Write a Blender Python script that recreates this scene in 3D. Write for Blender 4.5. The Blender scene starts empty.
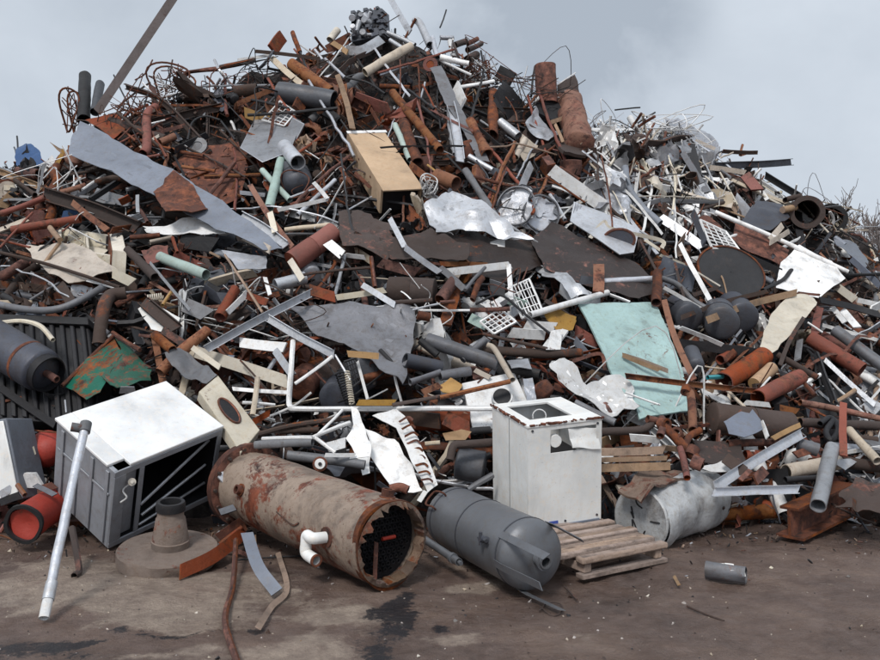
import bpy, bmesh, math, random
import numpy as np
from mathutils import Vector, noise
random.seed(11); rng = np.random.default_rng(11)
sc = bpy.context.scene
COL = sc.collection
F = 35/36*880.0; CAMH = 1.6
PI = math.pi

# ------------------------------------------------------------------ geometry of the place
def P(px, py, d): return np.array([(px-440)/F*d, d, CAMH-(py-330)/F*d])
def px_of(p): return (440+p[0]/p[1]*F, 330-(p[2]-CAMH)/p[1]*F)
DV = [(-60,15.2),(-20,14.2),(50,12.8),(150,10.8),(250,9.2),(330,8.2),(400,7.6),(480,7.1),(530,6.9),(600,6.6)]
DVX=[a for a,b in DV]; DVY=[b for a,b in DV]
KU=[(-260,2.5),(-60,.8),(60,.2),(200,0),(450,0),(600,.8),(750,2.2),(880,3.5),(1150,5)]
def D(px, py):
    d = float(np.interp(py, DVX, DVY))
    k = float(np.interp(px,[a for a,b in KU],[b for a,b in KU]))
    t = max(0,(530-py)/400)
    n = noise.noise(Vector((px/70, py/55, 3.1)))*.22 + noise.noise(Vector((px/28, py/24, 9.1)))*.09
    return d + k*t + n*min(1,max(.2,(560-py)/150))
SIL=[(-260,330),(-120,205),(-40,165),(0,158),(35,156),(62,155),(70,142),(100,122),(125,112),(140,102),(160,92),(190,90),(230,78),(260,66),(300,52),(340,42),(356,26),(370,18),(385,18),(400,30),(420,38),(440,50),(470,56),(485,66),(500,86),(515,104),(530,100),(545,92),(560,96),(580,106),(590,132),(604,126),(640,128),(680,130),(700,137),(718,152),(740,160),(762,172),(778,188),(800,208),(830,214),(850,225),(880,248),(960,300),(1080,400)]
SX=[a for a,b in SIL]; SY=[b for a,b in SIL]
def sil(px): return float(np.interp(px,SX,SY))
def G(px,py):           # point of the ground seen at a pixel
    return P(px,py,CAMH*F/(py-330))
def S(px,py,off=0): return P(px,py,D(px,py)-off)
def nrm(v): v=np.asarray(v,float); return v/(np.linalg.norm(v)+1e-12)

# ------------------------------------------------------------------ materials
MATS={}
def mat(key, base, rust=.3, rough=.6, metal=0., dirt=.4, bump=.25, var=.25, scale=1.0, spec=.4, rustc=None):
    m=bpy.data.materials.new(key); m.use_nodes=True; nt=m.node_tree; N=nt.nodes; L=nt.links
    b=N['Principled BSDF']; tc=N.new('ShaderNodeTexCoord'); oi=N.new('ShaderNodeObjectInfo'); ge=N.new('ShaderNodeNewGeometry')
    mu=N.new('ShaderNodeMath'); mu.operation='MULTIPLY'; mu.inputs[1].default_value=37; L.new(oi.outputs['Random'],mu.inputs[0])
    mi=N.new('ShaderNodeMath'); mi.operation='MULTIPLY_ADD'; mi.inputs[1].default_value=23; L.new(ge.outputs['Random Per Island'],mi.inputs[0]); L.new(mu.outputs[0],mi.inputs[2])
    va=N.new('ShaderNodeVectorMath'); va.operation='ADD'; L.new(tc.outputs['Object'],va.inputs[0]); L.new(mi.outputs[0],va.inputs[1])
    def nz(sc_,det=6,rg=.6,dist=0):
        n=N.new('ShaderNodeTexNoise'); n.inputs['Scale'].default_value=sc_*scale; n.inputs['Detail'].default_value=det; n.inputs['Roughness'].default_value=rg; n.inputs['Distortion'].default_value=dist
        L.new(va.outputs[0],n.inputs['Vector']); return n.outputs['Fac']
    def ramp(src,a,b_,ca=(0,0,0,1),cb=(1,1,1,1)):
        r=N.new('ShaderNodeValToRGB'); e=r.color_ramp.elements; e[0].position=max(0,a); e[1].position=min(1,b_); e[0].color=ca; e[1].color=cb; L.new(src,r.inputs[0]); return r.outputs[0]
    def mix(f,a,c,bt='MIX'):
        x=N.new('ShaderNodeMix'); x.data_type='RGBA'; x.blend_type=bt
        for s,v in ((x.inputs[0],f),(x.inputs[6],a),(x.inputs[7],c)):
            if hasattr(v,'links') or hasattr(v,'is_linked'): L.new(v,s)
            else: s.default_value = v if not isinstance(v,tuple) else (tuple(v)+(1,))[:4]
        return x.outputs[2]
    rc=rustc or ((.020,.009,.008),(.25,.066,.030))
    rcol=ramp(nz(9,8,.7),.35,.68,rc[0]+(1,),rc[1]+(1,))
    c0=mix(ramp(nz(2.5,5,.6),.35,.7),base,tuple(x*.72 for x in base))
    c0=mix(ramp(nz(22,6,.75),.50,.72),c0,tuple(x*(1-.45*dirt)*y for x,y in zip(base,(1,.9,.8))))
    # grime blotches
    g=ramp(nz(5,9,.72,.3),.62-.18*dirt,.80-.12*dirt)
    gm=N.new('ShaderNodeMath'); gm.operation='MULTIPLY'; gm.inputs[1].default_value=min(1,dirt*1.2); L.new(g,gm.inputs[0])
    c1=mix(gm.outputs[0],c0,(.07,.052,.045))
    th=.74-.42*rust
    def madd(x,k,y):
        q=N.new('ShaderNodeMath'); q.operation='MULTIPLY_ADD'; q.inputs[1].default_value=k; L.new(x,q.inputs[0]); 
        if isinstance(y,float): q.inputs[2].default_value=y
        else: L.new(y,q.inputs[2])
        return q.outputs[0]
    fine=nz(26,6,.75); big=nz(3.2,10,.74,.5)
    rm=ramp(madd(fine,.35,madd(big,1.,-.175)),th-.02,th+.045)
    # drips and wiped streaks running down the piece
    mpg=N.new('ShaderNodeMapping'); mpg.inputs['Scale'].default_value=(16,16,1.6); L.new(va.outputs[0],mpg.inputs[0])
    st=N.new('ShaderNodeTexNoise'); st.inputs['Scale'].default_value=scale; st.inputs['Detail'].default_value=6; st.inputs['Roughness'].default_value=.7; L.new(mpg.outputs[0],st.inputs['Vector'])
    sf=N.new('ShaderNodeMath'); sf.operation='MULTIPLY'; sf.inputs[1].default_value=min(.8,.75*dirt+.25*rust); L.new(ramp(st.outputs['Fac'],.54,.74),sf.inputs[0])
    c1=mix(sf.outputs[0],c1,tuple(x*.35+y for x,y in zip(base,(.035,.022,.016))))
    # chips
    cf=N.new('ShaderNodeMath'); cf.operation='MULTIPLY'; cf.inputs[1].default_value=min(.9,.4*dirt+1.2*rust); L.new(ramp(nz(60,3,.6),.66,.70),cf.inputs[0])
    c1=mix(cf.outputs[0],c1,(.07,.035,.025))
    if rust<=0: c2=c1; 
    else: c2=mix(rm,c1,rcol)
    hs=N.new('ShaderNodeHueSaturation'); L.new(c2,hs.inputs['Color'])
    a=N.new('ShaderNodeMath'); a.operation='ADD'; L.new(oi.outputs['Random'],a.inputs[0]); L.new(ge.outputs['Random Per Island'],a.inputs[1])
    fr=N.new('ShaderNodeMath'); fr.operation='FRACT'; L.new(a.outputs[0],fr.inputs[0])
    mr=N.new('ShaderNodeMapRange'); mr.inputs['To Min'].default_value=1-var; mr.inputs['To Max'].default_value=1+var*.8; L.new(fr.outputs[0],mr.inputs['Value']); L.new(mr.outputs[0],hs.inputs['Value'])
    fh=N.new('ShaderNodeMath'); fh.operation='MULTIPLY_ADD'; fh.inputs[1].default_value=7.31; fh.inputs[2].default_value=.3; L.new(a.outputs[0],fh.inputs[0])
    f2=N.new('ShaderNodeMath'); f2.operation='FRACT'; L.new(fh.outputs[0],f2.inputs[0])
    for nm_,lo_,hi_ in (('Hue',.499,.512) if var>.1 else ('Hue',.5,.5),('Saturation',.72,1.15) if var>.1 else ('Saturation',.95,1.0)):
        q=N.new('ShaderNodeMapRange'); q.inputs['To Min'].default_value=lo_; q.inputs['To Max'].default_value=hi_; L.new(f2.outputs[0],q.inputs['Value']); L.new(q.outputs[0],hs.inputs[nm_])
    L.new(hs.outputs[0],b.inputs['Base Color'])
    rr=N.new('ShaderNodeMapRange'); rr.inputs['To Min'].default_value=max(.05,rough-.15); rr.inputs['To Max'].default_value=min(1,rough+.3); L.new(nz(6,6,.7),rr.inputs['Value']); L.new(rr.outputs[0],b.inputs['Roughness'])
    if metal>0:
        if rust>0:
            mm=N.new('ShaderNodeMapRange'); mm.inputs['To Min'].default_value=metal; mm.inputs['To Max'].default_value=0; L.new(rm,mm.inputs['Value']); L.new(mm.outputs[0],b.inputs['Metallic'])
        else: b.inputs['Metallic'].default_value=metal
    b.inputs['Specular IOR Level'].default_value=spec
    bp=N.new('ShaderNodeBump'); bp.inputs['Strength'].default_value=bump; bp.inputs['Distance'].default_value=.03
    L.new(nz(11,10,.72),bp.inputs['Height']); L.new(bp.outputs[0],b.inputs['Normal'])
    MATS[key]=m; return m
mat('rust',(.095,.028,.018),.66,.8,bump=.5)
mat('red',(.22,.042,.024),.5,.65,bump=.5)
mat('orange',(.25,.095,.05),.55,.75,bump=.5)
mat('plate',(.25,.255,.28),.12,.4,.35,dirt=.6,bump=.3)
mat('umber',(.030,.019,.017),.35,.42,0,dirt=.3,bump=.4)
mat('mast',(.17,.135,.13),.3,.7,0,dirt=.5)
mat('brown',(.060,.038,.032),.38,.75,bump=.4)
mat('dark',(.018,.018,.021),.22,.55,dirt=.3,bump=.3,var=.4)
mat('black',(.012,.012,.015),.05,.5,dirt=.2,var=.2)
mat('grey',(.15,.155,.17),.25,.48,.2,dirt=.55)
mat('steel',(.075,.082,.10),.20,.42,.3,dirt=.5)
mat('galv',(.50,.52,.56),.13,.32,.5,dirt=.5,bump=.3,var=.4)
mat('case',(.33,.35,.39),.08,.4,.2,dirt=.4,bump=.1,var=.03)
mat('blue',(.185,.21,.255),.14,.5,.15,dirt=.35)
mat('white',(.78,.785,.79),.2,.42,0,dirt=.5,var=.3)
mat('clean',(.80,.81,.82),.08,.35,0,dirt=.22,bump=.04,var=.04)
mat('enamel',(.82,.83,.82),.12,.3,0,dirt=.2,bump=.04,var=.05)
mat('mint',(.36,.47,.43),.18,.55,0,dirt=.4)
mat('turquoise',(.38,.55,.54),.24,.5,0,dirt=.45,bump=.12,var=.08)
mat('teal',(.05,.30,.33),.1,.5)
mat('green',(.010,.10,.062),.55,.45,0,dirt=.2,bump=.3)
mat('beige',(.50,.42,.34),.25,.65,0,dirt=.5)
mat('cream',(.62,.56,.47),.16,.6,0,dirt=.4)
mat('ply',(.50,.355,.23),.0,.7,0,dirt=.35,bump=.2,var=.08)
mat('ochre',(.40,.22,.08),.25,.75,0,dirt=.4)
mat('wood',(.34,.22,.15),.12,.85,0,dirt=.6,bump=.5)
mat('pallet',(.37,.27,.225),.14,.85,0,dirt=.75,bump=.5)
mat('cobalt',(.03,.11,.27),.05,.5,0,dirt=.3)
mat('tankbeige',(.31,.24,.19),.50,.5,.1,dirt=.8,bump=.25,scale=.8,var=.03)
mat('tankgrey',(.15,.158,.175),.14,.34,.3,dirt=.30,bump=.08,var=.03)
mat('bottle',(.54,.555,.57),.10,.5,.3,dirt=.65,bump=.5,var=.03)
mat('scarlet',(.40,.035,.018),.20,.45,0,dirt=.3,bump=.3,var=.1)
mat('flange',(.20,.155,.13),.36,.85,0,dirt=.5,bump=.5,var=.04)
mat('core',(.018,.013,.012),.5,.9,dirt=.8,bump=1,rustc=((.008,.005,.004),(.04,.016,.011)))  # colour kept near black to deepen the shade in the heap's gaps
mat('foam',(.20,.13,.095),.5,.95,dirt=.6,bump=1)
mat('badge',(.05,.10,.35),0,.5,dirt=.1)
mat('bark',(.20,.17,.165),0,.9,dirt=.3)  # bark colour paled to carry the haze of distance
mat('stone',(.38,.34,.32),0,.9,dirt=.2,var=.6,bump=.5)
PHR={'rust':'rusty','red':'rusty red','orange':'rusty orange','brown':'dull brown','dark':'dark','black':'black','grey':'dirty grey','steel':'dark grey','galv':'silvery','blue':'blue-grey','white':'off-white','mint':'pale green','beige':'stained beige','cream':'cream','ochre':'ochre','wood':'weathered','teal':'teal','enamel':'white','ply':'tan','clean':'clean white','plate':'mottled grey','umber':'dark brown','mast':'grey-brown','scarlet':'bright red'}

# ------------------------------------------------------------------ mesh helpers
class Geo:
    def __init__(s): s.v=[]; s.f=[]
    def add(s,vf):
        v,f=vf; n=len(s.v); s.v.extend([tuple(x) for x in v]); s.f.extend([tuple(i+n for i in q) for q in f]); return s
def merge(*gs):
    g=Geo()
    for x in gs: g.add(x if isinstance(x,tuple) else (x.v,x.f))
    return (g.v,g.f)
def frame(t,ref):
    t=nrm(t); s=np.cross(t,ref)
    if np.linalg.norm(s)<1e-3: s=np.cross(t,(.3,.2,.9))
    s=nrm(s); return s,nrm(np.cross(s,t))
def resample(pts,step=.12,jit=0):
    pts=[np.asarray(p,float) for p in pts]; out=[]
    if len(pts)==2:
        L=np.linalg.norm(pts[1]-pts[0]); n=max(2,min(14,int(L/step)+1)); o=rng.normal(size=3)
        for i in range(n+1):
            t=i/n; out.append(pts[0]*(1-t)+pts[1]*t+nrm(o)*math.sin(t*PI)*jit*L+rng.normal(size=3)*jit*.15*L*(0<i<n))
        return out
    q=[2*pts[0]-pts[1]]+pts+[2*pts[-1]-pts[-2]]
    for i in range(1,len(q)-2):
        p0,p1,p2,p3=q[i-1:i+3]; n=6
        for k in range(n):
            t=k/n; out.append(.5*((2*p1)+(-p0+p2)*t+(2*p0-5*p1+4*p2-p3)*t*t+(-p0+3*p1-3*p2+p3)*t**3))
    out.append(pts[-1]); return out
SQ=[0]
def tube(pts,r,ri=None,seg=12,jit=0,rj=0,raw=False,rs=None):
    pts=[np.asarray(p,float) for p in pts] if raw else resample(pts,jit=jit)
    n=len(pts); T=[nrm(pts[min(i+1,n-1)]-pts[max(i-1,0)]) for i in range(n)]
    s,u=frame(T[0],(.13,.31,.94)); V=[]; Fc=[]; sq=SQ[0]; sa=rng.uniform(0,PI) if sq else 0; sp=rng.uniform(0,6) if sq else 0
    def ring(r0,base):
        nonlocal s,u
        s1,u1=s.copy(),u.copy()
        for i in range(n):
            s1=nrm(s1-T[i]*np.dot(s1,T[i])); u1=np.cross(T[i],s1)
            for k in range(seg):
                a=2*PI*k/seg
                rr=r0*(rs[i] if rs is not None else 1)*(1+(rj*noise.noise(Vector(pts[i]*5)+Vector((math.cos(a)*1.2,math.sin(a)*1.2,r0*9))) if rj else 0))
                if sq:
                    z_=sq*(.55+.45*math.sin(sp+i*.9)); cu=math.cos(a-sa); su=math.sin(a-sa); cu*=1+z_*.35; su*=1-z_; V.append(pts[i]+(s1*(cu*math.cos(sa)-su*math.sin(sa))+u1*(cu*math.sin(sa)+su*math.cos(sa)))*rr); continue
                V.append(pts[i]+(s1*math.cos(a)+u1*math.sin(a))*rr)
    ring(r,0)
    for i in range(n-1):
        for k in range(seg):
            a=i*seg+k; b=i*seg+(k+1)%seg; Fc.append((a,b,b+seg,a+seg))
    if ri:
        o=n*seg; ring(ri,o)
        for i in range(n-1):
            for k in range(seg):
                a=o+i*seg+k; b=o+i*seg+(k+1)%seg; Fc.append((b,a,a+seg,b+seg))
        e=(n-1)*seg
        for k in range(seg):
            j=(k+1)%seg
            Fc.append((j,k,o+k,o+j)); Fc.append((e+k,e+j,o+e+j,o+e+k))
    else:
        Fc.append(tuple(range(seg))[::-1]); Fc.append(tuple((n-1)*seg+k for k in range(seg)))
    return V,Fc
def sweep(pts,prof,nrm_dir,roll=0,jit=0,twist=0):
    pts=resample(pts,step=.2,jit=jit); n=len(pts); m=len(prof); V=[]
    W_=max(abs(x) for x,y in prof); sk0,sk1=rng.uniform(-.7,.7,2) if W_<.09 else (0,0)
    for i in range(n):
        t=nrm(pts[min(i+1,n-1)]-pts[max(i-1,0)]); s,u=frame(t,nrm_dir); a=roll+twist*i/n
        s2=s*math.cos(a)+u*math.sin(a); u2=-s*math.sin(a)+u*math.cos(a)
        sk=sk0 if i==0 else sk1 if i==n-1 else 0
        for x,y in prof: V.append(pts[i]+s2*x+u2*y+t*sk*x)
    Fc=[]
    for i in range(n-1):
        for k in range(m):
            a=i*m+k; b=i*m+(k+1)%m; Fc.append((a,b,b+m,a+m))
    Fc.append(tuple(range(m))[::-1]); Fc.append(tuple((n-1)*m+k for k in range(m)))
    return V,Fc
def prof(k,w):
    h=w/2; t=max(.004,w*.09)
    if k=='b': return [(-h,-w*.11),(h,-w*.13),(h,w*.11),(-h,w*.13)]
    if k=='f': return [(-h,-t*.6),(h,-t*.6),(h,t*.6),(-h,t*.6)]
    if k=='w': return [(-h,-w*.12),(h,-w*.12),(h,w*.12),(-h,w*.12)]
    if k=='a': return [(-h,-h*.7),(-h+t,-h*.7),(-h+t,h*.7-t),(h,h*.7-t),(h,h*.7),(-h,h*.7)]
    if k=='c': return [(-h,-h*.5),(h,-h*.5),(h,h*.5),(h-t,h*.5),(h-t,-h*.5+t),(-h+t,-h*.5+t),(-h+t,h*.5),(-h,h*.5)]
    if k=='i': return [(-h,-h*.6),(-h+t,-h*.6),(-h+t,-t/2),(h-t,-t/2),(h-t,-h*.6),(h,-h*.6),(h,h*.6),(h-t,h*.6),(h-t,t/2),(-h+t,t/2),(-h+t,h*.6),(-h,h*.6)]
def lathe(c0,c1,pr,seg=28,dent=0,df=4,open0=False,open1=False):
    """pr: (t along axis 0..1 in axis lengths, radius)"""
    c0=np.asarray(c0,float); c1=np.asarray(c1,float); ax=c1-c0; s,u=frame(ax,(.05,.1,.99)); V=[];Fc=[]
    for t,r in pr:
        c=c0+ax*t
        for k in range(seg):
            a=2*PI*k/seg; d=s*math.cos(a)+u*math.sin(a); p=c+d*r
            if dent and r>0: p=p+d*dent*min(0.3,noise.noise(Vector(p*df))*1.0)
            V.append(p)
    m=len(pr)
    for i in range(m-1):
        for k in range(seg):
            a=i*seg+k;b=i*seg+(k+1)%seg;Fc.append((a,b,b+seg,a+seg))
    if not open0: Fc.append(tuple(range(seg))[::-1])
    if not open1: Fc.append(tuple((m-1)*seg+k for k in range(seg)))
    return V,Fc
def drum_prof(L,r,dome=.12,ribs=0,shell=None):
    pr=[]
    if dome: pr+=[(dome*r*(1-math.cos(a*PI/2))/L-dome*r/L*0, r*math.sin(a*PI/2)) for a in (.02,.3,.55,.8,.95,1)]
    else: pr+=[(0,.001),(0,r*.9),(0,r*.97),(.0,r)]
    n=8
    base=dome*r/L
    for i in range(1,n): pr.append((base+(1-2*base)*i/n, r))
    for q in (range(ribs)):
        t=(q+1)/(ribs+1); pr+= [(t-.012,r),(t,r*1.035),(t+.012,r)]
    pr=sorted(pr,key=lambda x:x[0]) if not dome else pr[:6]+sorted(pr[6:],key=lambda x:x[0])
    if dome: pr+=[(1-(dome*r*(1-math.cos(a*PI/2))/L), r*math.sin(a*PI/2)) for a in (1,.95,.8,.55,.3,.02)]
    else: pr+=[(1,r),(1,r*.97),(1,r*.9),(1,.001)]
    return pr
def bmgeo(bm):
    bm.verts.ensure_lookup_table(); bm.verts.index_update()
    return [np.array(v.co) for v in bm.verts],[tuple(v.index for v in f.verts) for f in bm.faces]
def plate_world(pts,th=.004,cr=.02,fq=3.,cuts=10,bend=0,holes=(),flat=True,edge=.5):
    """polygon of world points -> crumpled sheet with thickness"""
    pts=[np.asarray(p,float) for p in pts]; c=sum(pts)/len(pts)
    A=np.array([p-c for p in pts]); n=np.linalg.svd(A)[2][2]
    if np.dot(n,c-np.array([0,0,CAMH]))>0: n=-n
    if flat:
        cam=np.array([0,0,CAMH]); q=[]
        for p in pts:
            r=p-cam; t=np.dot(c-cam,n)/np.dot(r,n); t=min(1.25,max(.8,t)); q.append(cam+r*t)
        pts=q
    ar=sum(np.cross(pts[i]-c,pts[(i+1)%len(pts)]-c) for i in range(len(pts)))
    if np.dot(ar,n)<0: pts=pts[::-1]
    bm=bmesh.new(); vs=[bm.verts.new(p) for p in pts]; bm.faces.new(vs)
    x=nrm(pts[1]-pts[0]); x=nrm(x-n*np.dot(x,n)); y=np.cross(n,x)
    for ax in (x,y):
        pr=[np.dot(p-c,ax) for p in pts]; lo,hi=min(pr),max(pr)
        for i in range(1,cuts):
            co=c+ax*(lo+(hi-lo)*i/cuts)
            bmesh.ops.bisect_plane(bm,geom=bm.verts[:]+bm.edges[:]+bm.faces[:],plane_co=Vector(co),plane_no=Vector(ax),dist=1e-5)
    W=max(np.ptp([np.dot(p-c,x) for p in pts]),.01)
    sd=rng.random()*50; folds=[]
    for _ in range(4):
        a_=rng.uniform(0,PI); folds.append((x*math.cos(a_)+y*math.sin(a_),rng.uniform(-.35,.35)*W,rng.uniform(.5,2.2)*rng.choice([-1,1])))
    for v in bm.verts:
        p=np.array(v.co); a=np.dot(p-c,x); b=np.dot(p-c,y)
        q=Vector(p*fq)+Vector((sd,0,0))
        w=noise.noise(q)*1.2+ (abs(noise.noise(q*2.1))-.25)*1.1+noise.noise(q*4.5)*.25
        fo=sum(k_*(abs(np.dot(p-c,d_)-o_)-.25*W) for d_,o_,k_ in folds)/W
        o=n*((w*.8+fo*.55)*cr+bend*((a/W)**2*4-.3)*W)+ (x*noise.noise(q*2.7+Vector((9,0,0)))+y*noise.noise(q*2.7+Vector((0,7,0))))*cr*edge
        v.co=Vector(p+o)
    for hc,hr in holes:
        ce=[f for f in bm.faces if np.linalg.norm(np.array(f.calc_center_median())-hc)<hr]
        bmesh.ops.delete(bm,geom=ce,context='FACES')
    bm.normal_update()
    V,Fc=bmgeo(bm); bn=[np.array(v.normal) for v in bm.verts]; m=len(V)
    bed=[(e.verts[0].index,e.verts[1].index) for e in bm.edges if e.is_boundary]; dirs=set()
    for f in Fc:
        for i in range(len(f)): dirs.add((f[i],f[(i+1)%len(f)]))
    bm.free()
    V2=V+[p-q*th for p,q in zip(V,bn)]; F2=Fc+[tuple(i+m for i in f)[::-1] for f in Fc]
    for a,b in bed:
        if (a,b) not in dirs: a,b=b,a
        F2.append((b,a,a+m,b+m))
    return V2,F2
def box(o,a,b,c):
    o,a,b,c=[np.asarray(q,float) for q in (o,a,b,c)]
    V=[o,o+a,o+a+b,o+b,o+c,o+a+c,o+a+b+c,o+b+c]
    Fc=[(0,3,2,1),(4,5,6,7),(0,1,5,4),(1,2,6,5),(2,3,7,6),(3,0,4,7)]
    if np.dot(np.cross(a,b),c)<0: Fc=[f[::-1] for f in Fc]
    return V,Fc
def solve_box(A,pB,pC,pD,g):
    """corner A=(px,py,depth), pixels of its three neighbours, first guesses of their depths -> corner, three right-angled edges"""
    a=P(*A); x=np.array(g,float)
    def f(x):
        e=[P(q[0],q[1],d)-a for q,d in zip((pB,pC,pD),x)]; e=[nrm(k) for k in e]
        return np.array([e[0]@e[1],e[1]@e[2],e[0]@e[2]])
    for _ in range(60):
        r=f(x); J=np.array([(f(x+h)-r)/1e-4 for h in np.eye(3)*1e-4]).T
        dx=np.linalg.lstsq(J.T@J+1e-5*np.eye(3),-J.T@r,rcond=None)[0]
        x=x+np.clip(dx,-.1,.1)
    e=[P(q[0],q[1],d)-a for q,d in zip((pB,pC,pD),x)]
    print('box',A,'depths',x.round(2),'lens',[round(float(np.linalg.norm(k)),2) for k in e],'res',abs(f(x)).max().round(3))
    return a,e[0],e[1],e[2]
class Frame:
    def __init__(s,o,a,b,c): s.o,s.a,s.b,s.c=o,a,b,c; s.la,s.lb,s.lc=[np.linalg.norm(q) for q in (a,b,c)]
    def p(s,u,v,w): return s.o+s.a*u+s.b*v+s.c*w
    def box(s,u0,v0,w0,u1,v1,w1): return box(s.p(u0,v0,w0),s.a*(u1-u0),s.b*(v1-v0),s.c*(w1-w0))

HEROES=[]   # (object, short phrase)
FILL=[]     # loose pieces labelled at the end
def mesh_obj(name,geo,m,parent=None,bevel=0,smooth=True,loc=None):
    V,Fc=geo if isinstance(geo,tuple) else (geo.v,geo.f)
    V=np.array([tuple(v) for v in V],float); mn,mx=V.min(0),V.max(0)
    org=np.array([(mn[0]+mx[0])/2,(mn[1]+mx[1])/2,mn[2]]) if loc is None else np.asarray(loc,float)
    me=bpy.data.meshes.new(name); me.from_pydata([tuple(v) for v in V-org],[],[tuple(int(i) for i in f) for f in Fc]); 
    ms=m if isinstance(m,(list,tuple)) else [m]
    for k in ms: me.materials.append(MATS[k])
    me.validate(); 
    if smooth: me.shade_smooth(); me.set_sharp_from_angle(angle=math.radians(38))
    o=bpy.data.objects.new(name,me); COL.objects.link(o); 
    if parent is not None:
        o.parent=parent
        wp=np.array(parent.location)+(np.array(parent.parent.location) if parent.parent else 0)
        o.location=org-wp
    else: o.location=org
    if bevel:
        b=o.modifiers.new('bevel','BEVEL'); b.width=bevel; b.segments=2; b.limit_method='ANGLE'
    return o
def tag(o,label=None,cat=None,group=None,kind=None,short=None):
    if label: o['label']=label
    if cat: o['category']=cat
    if group: o['group']=group
    if kind: o['kind']=kind
    if short: HEROES.append((o,short))
    return o
def thing(name,label,cat,loc,short=None,group=None):
    o=bpy.data.objects.new(name,None); COL.objects.link(o); o.location=loc; o.empty_display_size=.1
    return tag(o,label,cat,group,None,short)
FG=[[(50,415),(172,366),(228,424),(228,510),(108,556),(52,500)],[(486,400),(560,396),(606,415),(606,535),(520,535),(488,500)],[(228,445),(270,442),(420,490),(430,560),(370,590),(230,520)],[(425,485),(470,480),(560,530),(560,590),(500,590),(425,530)]]
MASK=[]  # screen polygons where no random filler is centred
def inpoly(x,y,poly):
    c=False; j=len(poly)-1
    for i in range(len(poly)):
        xi,yi=poly[i]; xj,yj=poly[j]
        if (yi>y)!=(yj>y) and x<(xj-xi)*(y-yi)/(yj-yi+1e-9)+xi: c=not c
        j=i
    return c
CAMV=np.array([0,0,CAMH])
def toward(p): return nrm(CAMV-np.asarray(p,float))
def sheet(name,label,cat,short,poly,m,off=.3,cr=.03,th=.006,fq=2.5,bend=0,holes=(),cuts=14,offs=None,mask=True,flat=True,edge=.5,parent=None):
    offs=offs or [off]*len(poly)
    pts=[S(x,y,o) for (x,y),o in zip(poly,offs)]
    hs=[(S(x,y,off),r) for x,y,r in holes]
    g=plate_world(pts,th,cr,fq,cuts,bend,hs,flat,edge)
    o=mesh_obj(name,g,m,parent)
    if not parent: tag(o,label,cat,short=short)
    if mask: MASK.append(poly)
    return o
def linear(k,pts3,wm,jit=.01,roll=0,open_=None,rj=.12):
    seg=14 if wm>.05 else 8
    if k in 'pr':
        return tube(pts3,wm/2,(wm/2-max(.003,wm*.07)) if (k=='p') else None,seg,jit,rj if wm>.04 else .05)
    mid=sum(np.asarray(p,float) for p in pts3)/len(pts3)
    return sweep(pts3,prof(k,wm),toward(mid),roll,jit)
def slin(k,pts,w,off,**kw):
    """linear piece by pixels lying on the heap"""
    q=[S(x,y,off) for x,y in pts]; dm=np.mean([p[1] for p in q]); wm=w/F*dm
    return linear(k,q,wm,**kw)
def lin(name,label,cat,short,k,pts,w,m,off=.3,parent=None,**kw):
    o=mesh_obj(name,slin(k,pts,w,off,**kw),m,parent)
    if not parent: tag(o,label,cat,short=short)
    return o
def cyl_px(c0,c1,w,off0=.3,off1=None,dome=0,ribs=0,dent=0,seg=28,open0=False,shell=False):
    a=S(*c0,off0); b=S(*c1,off0 if off1 is None else off1); L=np.linalg.norm(b-a); r=w/2/F*(a[1]+b[1])/2
    if shell: return tube([a,b],r,r*.93,seg,0,.1)
    return lathe(a,b,drum_prof(L,r,dome,ribs),seg,dent)

# ================================================================== FOREGROUND PIECES (metres, standing on the ground)
# --- white topped appliance carcass, left
fr=Frame(*solve_box((114,472,5.95),(57,421),(222,428),(107,548),(6.5,6.6,6.05)))
t=thing('appliance_cabinet','tipped white-topped appliance carcass with open dark front and grey ribbed side','cabinet',tuple(fr.p(.5,.5,1)),'the white-topped appliance')
g=Geo(); g.add(fr.box(-.015,.13,-.035,1.02,1.01,.0)); g.add(fr.box(.09,-.012,-.035,1.02,.13,.0)); mesh_obj('top_panel',g,'clean',t,bevel=.006)
g=Geo(); g.add(fr.box(0.0,0,0,1,.035,1)); 
for i in range(4):
    u=.06+.26*i; g.add(fr.box(u,-.014,.04,u+.05,0.0,.97))
g.add(fr.box(.04,-.010,.30,.95,-.002,.33))
mesh_obj('side_panel',g,'case',t,bevel=.004)
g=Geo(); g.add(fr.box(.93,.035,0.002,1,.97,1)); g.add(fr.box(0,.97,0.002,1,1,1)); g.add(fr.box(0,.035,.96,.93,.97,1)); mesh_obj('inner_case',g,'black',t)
g=Geo(); g.add(fr.box(-.02,.0,.0,0,1,.07)); g.add(fr.box(-.02,.0,.93,0,1,1)); g.add(fr.box(-.02,0,.07,0,.10,.93)); g.add(fr.box(-.02,.22,.07,0,.26,.93)); g.add(fr.box(-.02,.955,.07,0,1,.93)); g.add(fr.box(.04,.10,.07,.06,.22,.93)); mesh_obj('door_frame',g,'case',t,bevel=.004)
for (v0,w0,v1,w1) in ((.28,.62,.95,.20),(.3,.78,.95,.55),(.28,.9,.97,.82)):
    mesh_obj('shelf_rail',tube([fr.p(.02,v0,w0),fr.p(.1,v1,w1)],.012,None,8),'galv',t)
kc=fr.p(-.03,.15,.2); mesh_obj('valve_knob',merge(tube([kc,kc+toward(kc)*.05],.028,None,12),tube([kc,kc+toward(kc)*.09],.012,None,8)),'cream',t)
mesh_obj('cable',tube([kc,kc+np.array([-.05,-.04,-.05]),kc+np.array([-.02,-.05,-.1]),kc+np.array([-.07,-.03,-.14])],.006,None,6),'white',t)
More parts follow.
